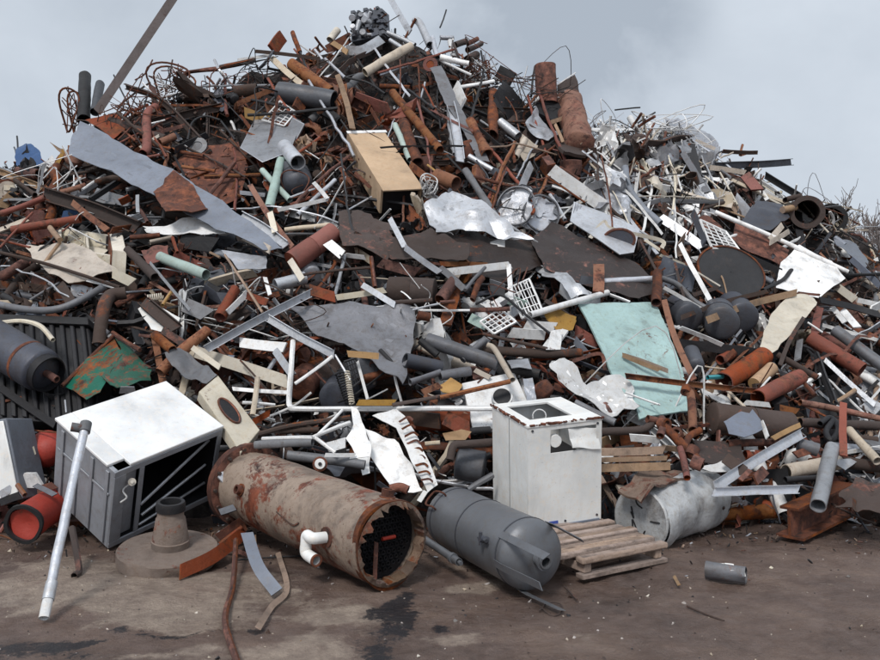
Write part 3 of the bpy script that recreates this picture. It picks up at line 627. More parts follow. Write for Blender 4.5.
# --- sheet metal pieces
SH=[
('metal_sheet','wide blue-grey crumpled sheet folded along its length, high on the left slope','the blue-grey sheet',[(80,121),(118,140),(152,160),(222,200),(256,226),(284,248),(262,250),(206,222),(150,194),(112,172),(66,152)],'blue',.56,.055),
('rust_patch','crumpled rust-brown scrap lying over the blue-grey sheet','the crumpled rust scrap',[(153,188),(172,171),(190,180),(206,205),(192,215),(166,218)],'rust',.68,.07),
('curved_plate','large dark rust-brown curved plate beside the blue-grey sheet','the dark curved plate',[(172,163),(190,150),(238,143),(248,166),(240,198),(222,206),(196,186)],'rust',.02,.03),
('rust_sheet','rusty red ribbed sheet behind the blue-grey sheet at upper left','the ribbed rust sheet',[(85,121),(118,112),(125,128),(113,138),(98,128)],'red',.15,.02),
('blue_tarp','small bright cobalt blue rag of sheet at the left skyline','the cobalt blue scrap',[(17,145),(22,142),(38,149),(42,160),(30,170),(15,166)],'cobalt',.12,.05),
('stained_sheet','mud-stained beige crumpled sheet on the left slope','the mud-stained sheet',[(24,243),(60,240),(92,252),(118,268),(76,285),(50,275),(36,262)],'beige',.42,.06),
('white_sheet','thin white crumpled strip of sheet left of centre slope','the white crumpled strip',[(143,226),(180,222),(220,215),(226,236),(196,234),(146,231)],'white',.38,.05),
('galvanised_sheet','folded silvery flat sheet below the blue-grey sheet','the folded silvery sheet',[(222,250),(266,255),(267,269),(238,268)],'galv',.35,.03),
('grey_sheet','big smooth grey folded sheet hanging above the white L-shaped pipe','the big grey folded sheet',[(290,301),(330,303),(414,306),(413,335),(404,384),(396,379),(372,358),(345,346),(318,332)],'plate',.45,.08),
('turquoise_panel','large flat pale turquoise panel right of centre','the turquoise panel',[(579,304),(655,303),(664,320),(690,393),(688,411),(641,418),(612,370)],'turquoise',.42,.03),
('brown_sheet','crumpled grey-brown sheet under the tan cabinet','the crumpled grey-brown sheet',[(338,209),(362,206),(388,222),(404,246),(385,254),(342,247)],'brown',.40,.09),
('brown_sheet','grey-brown corrugated sheet strip running right below the tan cabinet','the corrugated brown strip',[(380,238),(430,232),(470,246),(468,262),(424,258),(392,256)],'brown',.44,.07),
('curved_sheet','large curling grey-white sheet with a bright edge right of tan cabinet','the curling white-edged sheet',[(424,206),(452,192),(480,205),(504,222),(534,241),(500,232),(462,226),(436,232)],'galv',.50,.09),
('dark_sheet','broad dark brown sheet sloping across the middle right of the heap','the broad dark sheet',[(530,240),(552,222),(585,238),(640,262),(668,290),(640,296),(590,285),(545,268)],'umber',.38,.05),
('dark_sheet','black-brown curved sheet below the curling white-edged sheet','the black-brown sheet',[(424,240),(470,232),(534,244),(548,266),(500,280),(440,262)],'umber',.25,.07),  # umber sheet standing in for the black shadow under the curl
('fabric_sheet','large crumpled off-white sheet draped left of the turquoise panel','the draped white sheet',[(549,358),(566,362),(588,378),(624,371),(634,392),(634,410),(618,424),(596,414),(580,398),(556,378)],'white',.50,.14),
('scrap_hood','cream-white bent hood panel on the right slope','the cream hood panel',[(760,346),(772,312),(786,297),(806,291),(818,302),(800,326),(772,354)],'cream',.55,.05),
('metal_sheet','pale ribbed door panel on the upper right slope','the pale ribbed panel',[(776,287),(782,262),(798,247),(830,264),(844,280),(820,296),(796,292)],'white',.45,.03),
('car_panel','twisted blue-white car panel on the right-hand skyline','the twisted car panel',[(665,117),(693,125),(708,134),(724,150),(716,160),(702,166),(698,144),(676,134)],'galv',.15,.08),
('dark_plate','folded dark steel plate beside the two big pipes','the folded dark plate',[(742,218),(758,200),(782,204),(790,218),(770,230),(756,228)],'steel',.40,.05),
('rust_sheet','long rust-brown sheet under the thin white pole at right','the long rust sheet',[(735,224),(760,232),(790,250),(784,266),(752,252),(732,238)],'rust',.30,.04),
('metal_sheet','blue-grey panel leaning near the right edge under the big pipes','the right blue-grey panel',[(835,238),(856,244),(868,262),(866,268),(846,256)],'blue',.35,.05),
('white_scrap','torn upright white sheet above the beige boiler tank','the torn upright white sheet',[(349,404),(360,415),(368,430),(371,450),(370,474),(362,475),(356,455),(346,438),(352,425)],'white',.62,.06),
('white_scrap','broad wrinkled white sheet behind the beige boiler tank','the wrinkled white sheet',[(366,430),(394,440),(412,462),(424,490),(394,490),(368,455)],'white',.50,.05),
('striped_panel','white panel with rust-streaked ribbed edge between tank and boiler cabinet','the rust-streaked panel',[(372,417),(396,408),(405,416),(424,450),(438,484),(428,492),(416,470),(396,428)],'white',.58,.03),
('foil_sheet','shiny silver foil scrap hanging below the rusted chair on skyline','the silver foil scrap',[(535,108),(542,120),(558,137),(548,142),(524,129)],'galv',.25,.09),
('beige_sheet','small beige folded sheet under the silver foil scrap','the beige folded sheet',[(517,148),(522,135),(538,146),(536,154),(524,162)],'beige',.25,.04),
('panel_strip','tall grey-white torn panel standing on the upper centre slope','the tall torn panel',[(430,68),(441,66),(456,98),(478,140),(490,160),(478,158),(462,128),(444,104)],'grey',.25,.03),
('torn_plate','light grey torn plate resting on the brown drum at right','the torn light plate',[(723,422),(733,416),(741,411),(749,414),(752,410),(760,422),(763,431),(744,436),(729,433)],'blue',.75,.02),
('torn_plate','triangular silvery torn plate in the lower right corner pile','the triangular silvery plate',[(828,456),(852,458),(866,452),(846,470)],'galv',.60,.03),
('brown_plate','broad rust-brown plate beneath the brown drum at lower right','the broad rust plate',[(694,440),(738,440),(746,458),(742,467),(700,463)],'brown',.55,.03),
('white_sheet','small white sheet edge under the broad rust plate','the small white edge',[(700,466),(722,461),(746,468),(740,472),(712,470)],'white',.62,.03),
('crumpled_duct','twisted silvery duct piece in the dark middle of the heap','the twisted silvery duct',[(541,260),(563,263),(566,274),(580,290),(590,296),(572,298),(556,282),(542,270)],'galv',.40,.10),
('grey_sheet','slumped grey rubbery sheet on the upper right slope','the slumped grey sheet',[(596,186),(612,190),(626,180),(628,190),(618,202),(604,200)],'grey',.30,.06),
('rust_sheet','crumpled orange-brown scrap right of the mud-stained sheet','the orange-brown scrap',[(140,250),(168,246),(170,258),(148,263)],'red',.45,.06),
('grey_sheet','crumpled grey rag sheet above the white-topped appliance','the grey rag sheet',[(165,352),(178,348),(198,358),(218,375),(208,382),(186,378),(170,366)],'grey',.55,.09),
('white_sheet','small bright white sheet beside a brown bar on left slope','the small bright sheet',[(138,309),(150,301),(180,318),(178,324),(164,332),(152,330)],'enamel',.30,.02),
('ochre_scrap','bright ochre folded sheet beside the white wire basket','the ochre folded scrap',[(543,312),(560,308),(578,316),(574,330),(556,328)],'ochre',.42,.05),
('ochre_scrap','ochre crumpled sheet left of the round-hole plate','the left ochre scrap',[(440,382),(452,380),(462,384),(458,394),(442,393)],'ochre',.48,.05),
('ochre_scrap','torn ochre scrap below the round-hole plate','the lower ochre scrap',[(444,433),(462,430),(472,432),(464,440),(446,441)],'ochre',.55,.04),
('galvanised_sheet','short blue-silver bent sheet right of the round-hole plate','the blue-silver bent sheet',[(523,378),(533,376),(537,402),(528,402)],'galv',.5,.03),
('galvanised_sheet','flat blue-silver lid below the grey pipe at centre','the blue-silver lid',[(507,360),(528,358),(532,368),(512,370)],'galv',.45,.02),
('white_sheet','white torn sheet piece above the draped white sheet','the white torn flap',[(546,350),(552,331),(562,330),(560,350)],'white',.5,.02),
('metal_scrap','rumpled brown earth-caked block at the lower right edge','the earth-caked block',[(838,506),(846,482),(862,478),(895,484),(900,512),(868,508)],'brown',.75,.12),
('grey_sheet','grey-brown metal sheet half buried at the right edge','the half-buried sheet',[(858,438),(890,430),(905,446),(872,452)],'grey',.5,.05),
]
for nm,lb,sh,poly,m,off,cr in SH:
    off+=.09
    sheet(nm,lb,{'turquoise_panel':'panel','metal_scrap':'scrap block'}.get(nm,'metal sheet'),sh,poly,m,off,cr,th=.02 if nm=='turquoise_panel' else .006)
for o in list(bpy.data.objects):
    if o.name=='striped_panel':
        for i in range(9):
            f_=i/8; mesh_obj('rust_rib',slin('f',[(399+22*f_,422+58*f_),(408+21*f_,417+62*f_),(413+20*f_,420+62*f_)],2.2,.70),'rust',o)
# --- washboard grille with loop
t=thing('ribbed_grille','light grey ribbed grille with a curled round opening right of centre','grille',tuple(S(600,235,.3)),'the ribbed grille')
pl=[(574,201),(640,228),(634,252),(620,254),(570,221)]; pw=[S(x,y,.5) for x,y in pl]; MASK.append(pl); mesh_obj('panel',plate_world(pw,.01,.01,2,6),'galv',t)
g=Geo()
for i in range(14):
    f_=i/13; a=S(575+60*f_*.62,203+25*f_*.62,.52); b=S(571+58*f_*.62,220+23*f_*.62,.52); g.add(tube([a,b],.012,None,6))
mesh_obj('ribs',g,'galv',t)
c=S(619,240,.52); s,u=frame(toward(c),(0,0,1)); ring=[c+s*math.cos(a)*.17+u*math.sin(a)*.12 for a in np.linspace(0,2*PI,25)]
mesh_obj('loop_rim',tube(ring,.016,None,8,raw=True),'rust',t); mesh_obj('dark_opening',(ring[:-1]+[r-toward(c)*.0+toward(c)*.004 for r in ring[:-1]],[tuple(range(24,48))]+[(i,(i+1)%24,24+(i+1)%24,24+i) for i in range(24)]),'steel',t)
mesh_obj('bracket',slin('f',[(590,238),(604,222),(612,229),(660,240),(662,248)],4,.62),'cream',t)
# --- crumpled round can lids
for i,(x,y,r,lb,sh) in enumerate([(516,206,20,'dented round grey metal drum lid with a white star of folds','the dented grey lid'),(541,214,19,'second crumpled grey drum lid with a red stick across it','the lid with red stick')]):
    c=S(x,y,.5); a=nrm(toward(c)+np.array([.3*(i*2-1),0,.35])); rr=r/F*c[1]
    t=thing('drum_lid',lb,'drum lid',tuple(c-np.array([0,0,rr])),sh)
    mesh_obj('plate',lathe(c-a*.12,c,[(0,rr*.98),(.9,rr),(1,rr*.96),(.8,rr*.9),(.75,rr*.5),(.9,.01)],32,.16,9,open0=True),'galv',t); mesh_obj('rim',tube([c-a*.01,c+a*.02],rr*1.02,rr*.95,32,0,.1),'grey',t)
    if i: mesh_obj('red_stick',slin('r',[(529,197),(534,209),(532,214)],3,.62),'red',t)
# --- cylinders and drums  name,label,short,p0,p1,w,mat,off,dome,open
CY=[
('red_cylinder','short thick brick-red cylinder on the left of centre slope','the brick-red cylinder',(292,262),(334,232),21,'scarlet0',.42,0,0),
('orange_tube','orange-red tube with pale stripes near the top of the heap','the orange-red tube',(292,64),(332,93),12,'orange',.3,0,1),
('grey_bucket','dark grey cylinder lying left of the tan cabinet, high up','the dark grey cylinder',(279,92),(334,101),21,'steel',.35,0,1),
('round_tank','rounded grey tank with dark wire across it above the brick-red cylinder','the rounded grey tank',(292,168),(298,192),33,'steel',.3,.8,0),
('flue_tube','black tube standing upright on the left skyline','the upright black tube',(84,120),(85,76),12,'dark',.1,0,1),
('flue_tube','open grey pipe standing right of the upright black tube','the upright grey pipe',(95,112),(100,84),9,'steel',.1,0,1),
('rusty_bucket','rusty open bucket standing on the skyline right of the summit','the rusty skyline bucket',(547,104),(541,75),22,'red',.2,0,1),
('round_drum','dark rounded drum end, leftmost of the three behind the cream hood panel','the left round drum end',(690,318),(699,324),27,'steel',.5,.5,0),
('round_drum','dark rounded drum end, middle of the three behind the cream hood panel','the middle round drum end',(722,324),(729,331),33,'steel',.6,.5,0),
('round_drum','dark rounded drum end, rightmost of the three behind the cream hood panel','the right round drum end',(744,318),(752,324),30,'steel',.6,.5,0),
('round_drum','brown rusty drum end between the white L-shaped pipe and the tank','the brown drum end',(300,388),(291,416),30,'rust',.3,.5,0),
('round_drum','dark grey drum end inside the corner of the white L-shaped pipe','the dark drum in the L',(335,400),(331,414),34,'steel',.35,.6,0),
('round_drum','larger dark grey drum below the big grey folded sheet','the larger dark drum',(360,375),(342,390),36,'steel',.2,.4,0),
('round_drum','blotchy brown drum behind the dark drum in the L','the blotchy brown drum',(322,380),(298,392),34,'brown',.15,.3,0),
('brown_drum','wide dark brown cylinder with peeling rust right of the turquoise panel','the wide brown cylinder',(710,418),(792,428),32,'brown',.5,.15,0),
('red_cylinder','rusty red cylinder leaning down left under the cream hood panel','the upper red cylinder',(724,382),(764,356),20,'red',.55,0,1),
('red_cylinder','rusty red cylinder below the ochre one on the right slope','the lower red cylinder',(758,398),(800,377),17,'red',.62,0,1),
('ochre_cylinder','short ochre-orange cylinder squeezed between two red cylinders','the ochre cylinder',(754,384),(772,368),13,'ochre',.55,0,0),
('red_cylinder','long rust-red cylinder behind the round-hole plate','the long rust-red cylinder',(398,420),(470,422),20,'red',.3,0,1),
('round_tank','dark red rounded tank behind the white-topped appliance','the dark red tank',(42,440),(52,458),34,'scarlet',.4,.8,0),
('grey_cylinder','silvery short cylinder leaning on the upper centre slope','the silvery cylinder',(500,122),(518,136),9,'galv',.3,0,1),
('rust_cylinder','rust and beige open cylinder right of the tan cabinet','the rust-beige cylinder',(436,176),(456,184),15,'orange',.45,0,1),
('black_drum','dark dented drum behind the pressure vessel','the dark dented drum',(455,462),(486,468),32,'steel',.45,.2,0),
('dark_bucket','small dark rounded bucket right of the turquoise panel','the small dark bucket',(690,350),(697,368),17,'steel',.5,.5,0),
('rust_drum','crushed rust-brown drum above the grey pipe at centre','the crushed rust drum',(388,290),(436,292),28,'brown',.4,.1,0),
('rust_drum','small rust-brown drum between two centre pipes','the small rust drum',(536,384),(548,398),24,'rust',.35,.4,0),
('grey_cylinder','big smooth grey pipe at centre, left of the white boiler cabinet','the big grey pipe',(427,340),(498,364),15,'grey',.5,0,1),
('rust_pipe','stout rusty pipe with dark open end on the right slope','the stout rusty pipe',(810,338),(862,370),15,'red',.55,0,1),
('grey_cylinder','long blue-grey pipe at the right edge of the pile','the long blue-grey pipe',(835,330),(888,370),12,'grey',.6,0,1),
('grey_cylinder','open dark grey pipe end above the silvery channels at lower right','the open pipe end',(818,450),(798,444),13,'grey',.65,0,1),
('brown_pipe','thick brown pipe behind the silvery channel at lower right','the thick brown pipe',(786,472),(838,462),15,'beige',.55,0,1),
('brown_pipe','thick mud-brown pipe reaching the right edge, lower right','the mud-brown pipe',(842,462),(892,468),12,'brown',.6,0,1),
('grey_cylinder','grey steel pipe hanging down over the rusty I-beam','the grey pipe over the I-beam',(832,448),(818,506),15,'galv',.85,0,1),
('mint_pipe','pale green pipe with dark open end under the white crumpled strip','the pale green open pipe',(206,275),(160,257),11,'mint',.5,0,1),
('mint_pipe','pale green pipe standing steeply beside the rounded grey tank','the steep pale green pipe',(281,160),(269,208),9,'mint',.5,0,1),
('mint_pipe','short grey-green pipe left of the rounded grey tank','the short grey-green pipe',(262,170),(290,200),6,'mint',.42,0,1),
]
mat('scarlet0',(.25,.055,.035),.18,.6,0,dirt=.5,bump=.2)
for nm,lb,sh,p0,p1,w,m,off,dome,op in CY:
    a=S(*p0,off); b=S(*p1,off if not (nm=='round_drum') else off-.5)
    if nm in('round_drum',): # ends facing the camera
        c=S(*p0,off); b=c+nrm(np.array([rng.uniform(-.3,.3),1,rng.uniform(.1,.4)]))*.5; a=c
    if nm=='rusty_bucket': b=b+np.array([0,-.45,0]); m='rust'
    L=np.linalg.norm(b-a); r=w/2/F*(a[1]+b[1])/2
    if op:
        mid=tube([a,b],r,r*.88,28,.004,.10)
    else: mid=lathe(a,b,drum_prof(max(L,.05),r,min(dome,.2) if nm=='round_drum' else dome,1 if L>.4 else 0),32,r*.12,4)
    tag(mesh_obj(nm,mid,m),lb,'cylinder' if op==0 else 'pipe',short=sh); MASK.append([(p0[0]-w*.4,p0[1]-w*.4),(p0[0]+w*.4,p0[1]-w*.4),(p1[0]+w*.4,p1[1]+w*.4),(p1[0]-w*.4,p1[1]+w*.4)])
# --- the two big pipe ends at right skyline
for (x,y,r,off,lb,sh) in ((807,212,16,.75,'big black-mouthed rusty pipe end on the right skyline, left of its pair','the left big pipe end'),(831,219,15,.3,'big black-mouthed pipe end on the right skyline, right of its pair','the right big pipe end')):
    c=S(x,y,off); d=nrm(np.array([.35,1,.12])); rr=r/F*c[1]
    t=thing('large_pipe',lb,'large pipe',tuple(c-np.array([0,0,rr])),sh)
    mesh_obj('barrel',tube([c,c+d*1.5],rr*.97,rr*.72,36,0,.03),'brown',t); mesh_obj('flange',tube([c-d*.02,c+d*.05],rr*1.04,rr*.74,36,0,.05),'brown' if x<820 else 'dark',t); mesh_obj('dark_core',tube([c+d*.9,c+d*.95],rr*.72,None,24),'black',t)  # black disc in the bore stands for the shade inside the pipe
    MASK.append([(x-r,y-r),(x+r,y-r),(x+r,y+r),(x-r,y+r)])
# --- oval dark disc
c=S(731,272,.55); s_=nrm(S(700,258,.55)-S(762,288,.55)); n0=nrm(toward(c)*.75+np.array([0,.1,.75])); n0=nrm(n0-s_*(n0@s_)); rr=34/F*c[1]
t=thing('metal_disc','large dark brown oval-looking disc on the right slope','disc',tuple(c-n0*.05),'the large dark disc')
mesh_obj('disc',lathe(c-n0*.03,c,[(0,.001),(0,rr),(1,rr),(1,.001)],40,.02),'dark',t); mesh_obj('rim',tube([c-n0*.04,c+n0*.012],rr*1.02,rr*.97,40,0,.04),'rust',t); MASK.append([(700,255),(762,262),(762,292),(705,285)])
# --- engine block on the summit
c=S(368,34,.1)
t=thing('engine_block','grey machined engine block with toothed square edges on the very summit','engine block',tuple(c),'the summit engine block')
fr=Frame(S(351,42,.25),S(383,35,.15)-S(351,42,.25),S(351,14,.35)-S(351,42,.25),np.array([.1,.3,0]))
g=Geo(); g.add(fr.box(0,0,0,1,1,1)); mesh_obj('casting',g,'steel',t,bevel=.01)
g=Geo()
for k in range(34):
    u,v=rng.uniform(0,.9),rng.uniform(0,.92); q=rng.uniform(.04,.16); g.add(fr.box(u,v,-rng.uniform(.05,.4),u+q,v+q*.8,.02))
mesh_obj('fittings',g,'steel',t)
g=Geo()
for k in range(12):
    u,v=rng.uniform(.05,.85),rng.uniform(.05,.85); q=fr.p(u,v,-.1); d=nrm(rng.normal(size=3)+np.array([0,-1.2,0])); g.add(tube([q,q+d*rng.uniform(.05,.2)],rng.uniform(.02,.055),None,10))
mesh_obj('pipe_stubs',g,'galv',t)
g=Geo()
for k in range(9):
    u,v=rng.uniform(.05,.8),rng.uniform(.05,.8); g.add(fr.box(u,v,-.07,u+rng.uniform(.07,.2),v+rng.uniform(.07,.2),-.0))
mesh_obj('cavities',g,'black',t)
g=Geo()
for k in range(5): z_=rng.uniform(.04,.14); g.add(fr.box(.02+k*.2,.98,-.12,.02+k*.2+z_,1.0+z_*.7,.5)); g.add(fr.box(.98,.02+k*.2,-.12,1.0+z_*.6,.02+k*.2+z_,.5))
mesh_obj('teeth',g,'steel',t)
mesh_obj('lower_flange',slin('a',[(346,50),(362,50),(380,40)],9,.25),'galv',t)
# --- rusted chair/box under the skyline bucket
t=thing('rusted_seat','torn rusty seat shell with black hollow and wooden legs on the right shoulder','seat',tuple(S(565,150,.1)),'the rusted seat')
MASK.append([(535,98),(590,85),(592,160),(555,165)])
mesh_obj('hollow',plate_world([S(x,y,.25) for x,y in ((536,98),(562,95),(566,118),(556,122),(538,112))],.05,.02,3,8),'black',t)
mesh_obj('shell',plate_world([S(x,y,o) for x,y,o in ((556,89,.1),(572,85,.15),(580,100,.35),(588,125,.2),(584,162,.3),(560,164,.35),(556,140,.35),(566,118,.4))],.04,.04,3,12,.1),'brown',t)
q0=S(568,100,.15); q1=S(580,146,.3); rr=13/F*q0[1]; mesh_obj('barrel_side',lathe(q1,q0,drum_prof(.6,rr,.12,2),26,.06,6),'orange',t)
mesh_obj('front_rail',slin('w',[(549,123),(571,115)],4,.42),'wood',t)
mesh_obj('leg',slin('w',[(569,118),(582,143)],4,.42),'wood',t); mesh_obj('leg',slin('w',[(555,124),(563,142)],3,.42),'wood',t)
# --- valve standpipe, rusty
t=thing('valve_manifold','rusty valve manifold of elbows and tees standing right of the pallet drum','valve manifold',tuple(S(695,480,.9)),'the rusty valve manifold')
for pts,w,m in (([(687,391),(691,396),(693,430)],9,'orange'),([(661,424),(672,434),(684,446),(696,458),(699,466)],9,'rust'),([(680,448),(684,462),(687,478)],7,'red'),([(700,430),(690,436),(684,446)],7,'rust'),([(660,436),(664,424),(661,418)],8,'rust')):
    mesh_obj('pipe',slin('p',pts,w,.95),m,t)
for x,y,r in ((664,424,6),(677,434,6),(692,452,6.5),(697,463,7),(686,390,5)): c=S(x,y,.97); rr=r/F*c[1]; d=nrm(rng.normal(size=3)); mesh_obj('coupling',tube([c-d*rr*.8,c+d*rr*.8],rr,rr*.6,16),'rust',t)
lin('metal_pipe','brown pipe ending in a valve wheel right of the white boiler cabinet','pipe','the valve-ended brown pipe','p',[(601,432),(640,430),(652,424)],8,'brown',.85)
# --- vertical rust post
lin('steel_post','short upright rust-red post at the right of the pile','post','the rust-red post','b',[(843.5,403),(843.5,456)],7,'red',.95)
# --- long mast
a=S(97,112,.25); b=P(180,-12,a[1]+.3)
tag(mesh_obj('steel_mast',linear('b',[a,b],8.5/F*a[1],jit=.0),'mast'),'long weathered grey-brown steel beam rising out of the top of the photo','steel beam',short='the long rising beam')
# --- white pole at right
lin('metal_pole','long thin white pole lying diagonally on the right slope','pole','the long white pole','r',[(715,212),(780,240),(848,272)],4.5,'white',.62)
lin('steel_beam','dark grey steel channel jutting level into the sky at right','steel beam','the jutting sky channel','c',[(712,166),(792,162)],7,'steel',.3)
# --- springs
def spring(lb,sh,c0,c1,r,n,off,m,wr=.006):
    a,b=S(*c0,off),S(*c1,off); s,u=frame(b-a,(.1,.2,.9)); rr=r/F*a[1]; pts=[a+(b-a)*(k/(n*12))+ (s*math.cos(k*PI/6)+u*math.sin(k*PI/6))*rr for k in range(n*12+1)]
    tag(mesh_obj('coil_spring',tube(pts,wr,None,5,raw=True),m),lb,'spring',short=sh)
spring('dark coil spring below the big grey folded sheet','the coil spring',(340,372),(350,402),5,12,.5,'dark')
spring('second coil spring, pale and thinner, beside the first under the grey folded sheet','the pale spring',(347,372),(352,404),2.5,14,.6,'cream')
spring('small cream coil spring on the left slope near the mud-stained sheet','the cream spring',(148,298),(163,296),3,7,.5,'cream')
# --- wire racks and cages
def rack(lb,sh,q,nx,ny,off,m,wr=.006,cat='wire rack',name='wire_rack'):
    a,b,c,d=[S(x,y,off) for x,y in q]; g=Geo(); 
    for i in range(nx+1): f_=i/nx; g.add(tube([a*(1-f_)+b*f_,d*(1-f_)+c*f_],wr*(2 if i in(0,nx) else 1),None,5,.01))
    for i in range(ny+1): f_=i/ny; g.add(tube([a*(1-f_)+d*f_,b*(1-f_)+c*f_],wr*(2 if i in(0,ny) else 1),None,5,.01))
    tag(mesh_obj(name,g,m),lb,cat,short=sh)
rack('small white wire grid leaning left of the tan cabinet','the small white grid',[(262,120),(280,101),(296,112),(284,126)],6,4,.4,'white')
rack('bent white wire rack on the right slope below the white pole','the bent white rack',[(700,220),(726,232),(742,254),(712,248)],4,7,.6,'white',.008)
rack('white wire basket at centre beside the ochre folded scrap','the white wire basket',[(508,288),(529,279),(543,312),(522,318)],7,4,.5,'white')
rack('second smaller white wire basket below the first, near the centre','the lower wire basket',[(480,322),(500,309),(516,322),(494,334)],5,4,.5,'white')
rack('dark thin wire grid behind the coil spring','the dark wire grid',[(344,362),(356,358),(362,380),(352,388)],5,5,.45,'dark')
def cage(lb,sh,x,y,rx,ry,n,m,off=.15,wr=.014,name='wire_cage',cat='wire cage',depth=.25):
    c=S(x,y,off); a_=rx/F*c[1]; b_=ry/F*c[1]; g=Geo()
    for i in range(2):
        o=np.array([0,depth*i,0]); g.add(tube([c+o+np.array([math.cos(a)*a_*(1+.12*math.sin(3*a+i)),0.08*math.sin(2*a),math.sin(a)*b_*(1+.1*math.cos(2*a+i))]) for a in np.linspace(0,2*PI,28)],wr,None,6,raw=True))
    for k in range(n):
        a=rng.uniform(0,2*PI); e=a+rng.uniform(1.5,4); g.add(tube([c+np.array([math.cos(a)*a_,0,math.sin(a)*b_]),c+np.array([rng.uniform(-.4,.4)*a_,rng.uniform(-.1,.3),rng.uniform(-.5,.5)*b_]),c+np.array([math.cos(e)*a_,depth,math.sin(e)*b_])],wr*.55,None,5))
    tag(mesh_obj(name,g,m),lb,cat,short=sh)
cage('bent rusty wire cage hanging at the left skyline','the left wire cage',69,110,8,24,10,'rust')
cage('arched rusty wire wheel with spokes on the skyline left of the summit','the arched wire wheel',168,80,20,19,12,'rust',.1)
cage('white bundled wire ball beside the tan cabinet','the white wire ball',429,184,8,11,14,'white',.6,.008)
cage('thin dark wire loop around the rounded grey tank','the thin dark wire loop',295,184,13,15,1,'rust',.6,.008,'cable_loop','wire')
cage('beige curled hose at the right upper slope','the curled hose',670,178,7,14,1,'beige',.4,.012,'hose','hose')
# --- fittings
c=S(320,464,.85); d=toward(c); t=thing('pipe_fitting','rusty fitting with a white round cap above the beige boiler tank','fitting',tuple(c),'the white-capped fitting')
mesh_obj('socket',tube([c-d*.12,c],.055,.04,20),'rust',t); mesh_obj('cap',lathe(c-d*.01,c+d*.02,[(0,.001),(0,.042),(1,.036),(1,.001)],18),'enamel',t); mesh_obj('cap_hub',tube([c+d*.015,c+d*.03],.014,None,10),'dark',t)
lin('pipe_fitting','rusty threaded elbow resting on the boiler tank end','fitting','the rusty elbow on the tank','p',[(390,489),(400,487),(408,490)],9,'rust',1.15)
lin('coil_hose','black rubber coil beside the open pipe end at right','hose','the black rubber coil','p',[(820,424),(830,418),(838,428),(832,440),(826,432),(834,420)],6,'black',.7)
lin('hose','curved beige hose end at the far left over the black bin','hose','the beige hose end','p',[(-8,324),(20,321),(40,326),(53,340)],5,'cream',.85)
lin('cable','thick black cable curving through the centre','cable','the thick black cable','r',[(476,304),(500,295),(525,314),(548,332),(560,340)],2.6,'black',.55)
lin('pipe_elbow','grey-brown pipe with a bent elbow top right of the black bin','pipe','the grey-brown elbow pipe','p',[(99,345),(103,312),(110,296),(126,293)],13,'brown',.6)
lin('pipe_elbow','rusty red elbow pipe on the upper left shoulder','pipe','the red elbow pipe','p',[(156,107),(147,116),(147,146),(143,154)],9,'red',.3)
lin('wooden_plank','long whitish weathered plank on the upper right slope','plank','the whitish plank','w',[(552,170),(610,211)],13,'white',.4)
lin('wooden_plank','thick cream plank crossing behind the white L-shaped pipe','plank','the thick cream plank','w',[(196,352),(240,366),(288,382)],12,'cream',.45)
for i,(y,w_) in enumerate(((451,8),(459,5),(467,8))):
    lin('wooden_board',['uppermost','middle','lowest'][i]+' of three stacked dusty boards behind the white boiler cabinet','board','the '+['uppermost','middle','lowest'][i]+' stacked board','w',[(600,y+1),(664+i*3,y-1)],w_,'wood',.75+.06*i)
lin('steel_channel','silvery channel rising to the right above the rusty I-beam','channel','the rising silvery channel','c',[(716,486),(760,458),(803,433)],10,'galv',.85)
lin('steel_channel','silvery level channel on the ground edge left of the I-beam','channel','the level silvery channel','c',[(714,492),(800,489)],9,'galv',.9)
lin('steel_channel','thin orange-rusted channel lying across the turquoise panel','channel','the orange-rusted channel','c',[(626,376),(690,384),(756,391)],6,'orange',.72)
lin('wooden_strip','splintered rust-brown strip along right edge of turquoise panel','strip','the splintered strip','b',[(664,300),(674,335),(694,380)],6,'orange',.62)
lin('wooden_strip','short grey-brown stick resting on the turquoise panel','stick','the stick on turquoise','b',[(623,355),(642,361),(668,371)],4.5,'wood',.6)
lin('angle_iron','bright silvery angle bar left of the big grey folded sheet','bar','the bright angle bar','c',[(206,349),(258,320),(311,293)],8,'galv',.7)
lin('angle_iron','silvery bar crossing under the bright angle bar','bar','the crossing silvery bar','c',[(268,318),(300,337),(333,354)],8,'galv',.7)
lin('steel_beam','brown steel beam with a deep web across the left slope','steel beam','the brown left beam','c',[(42,193),(90,208),(136,227)],14,'brown',.42)

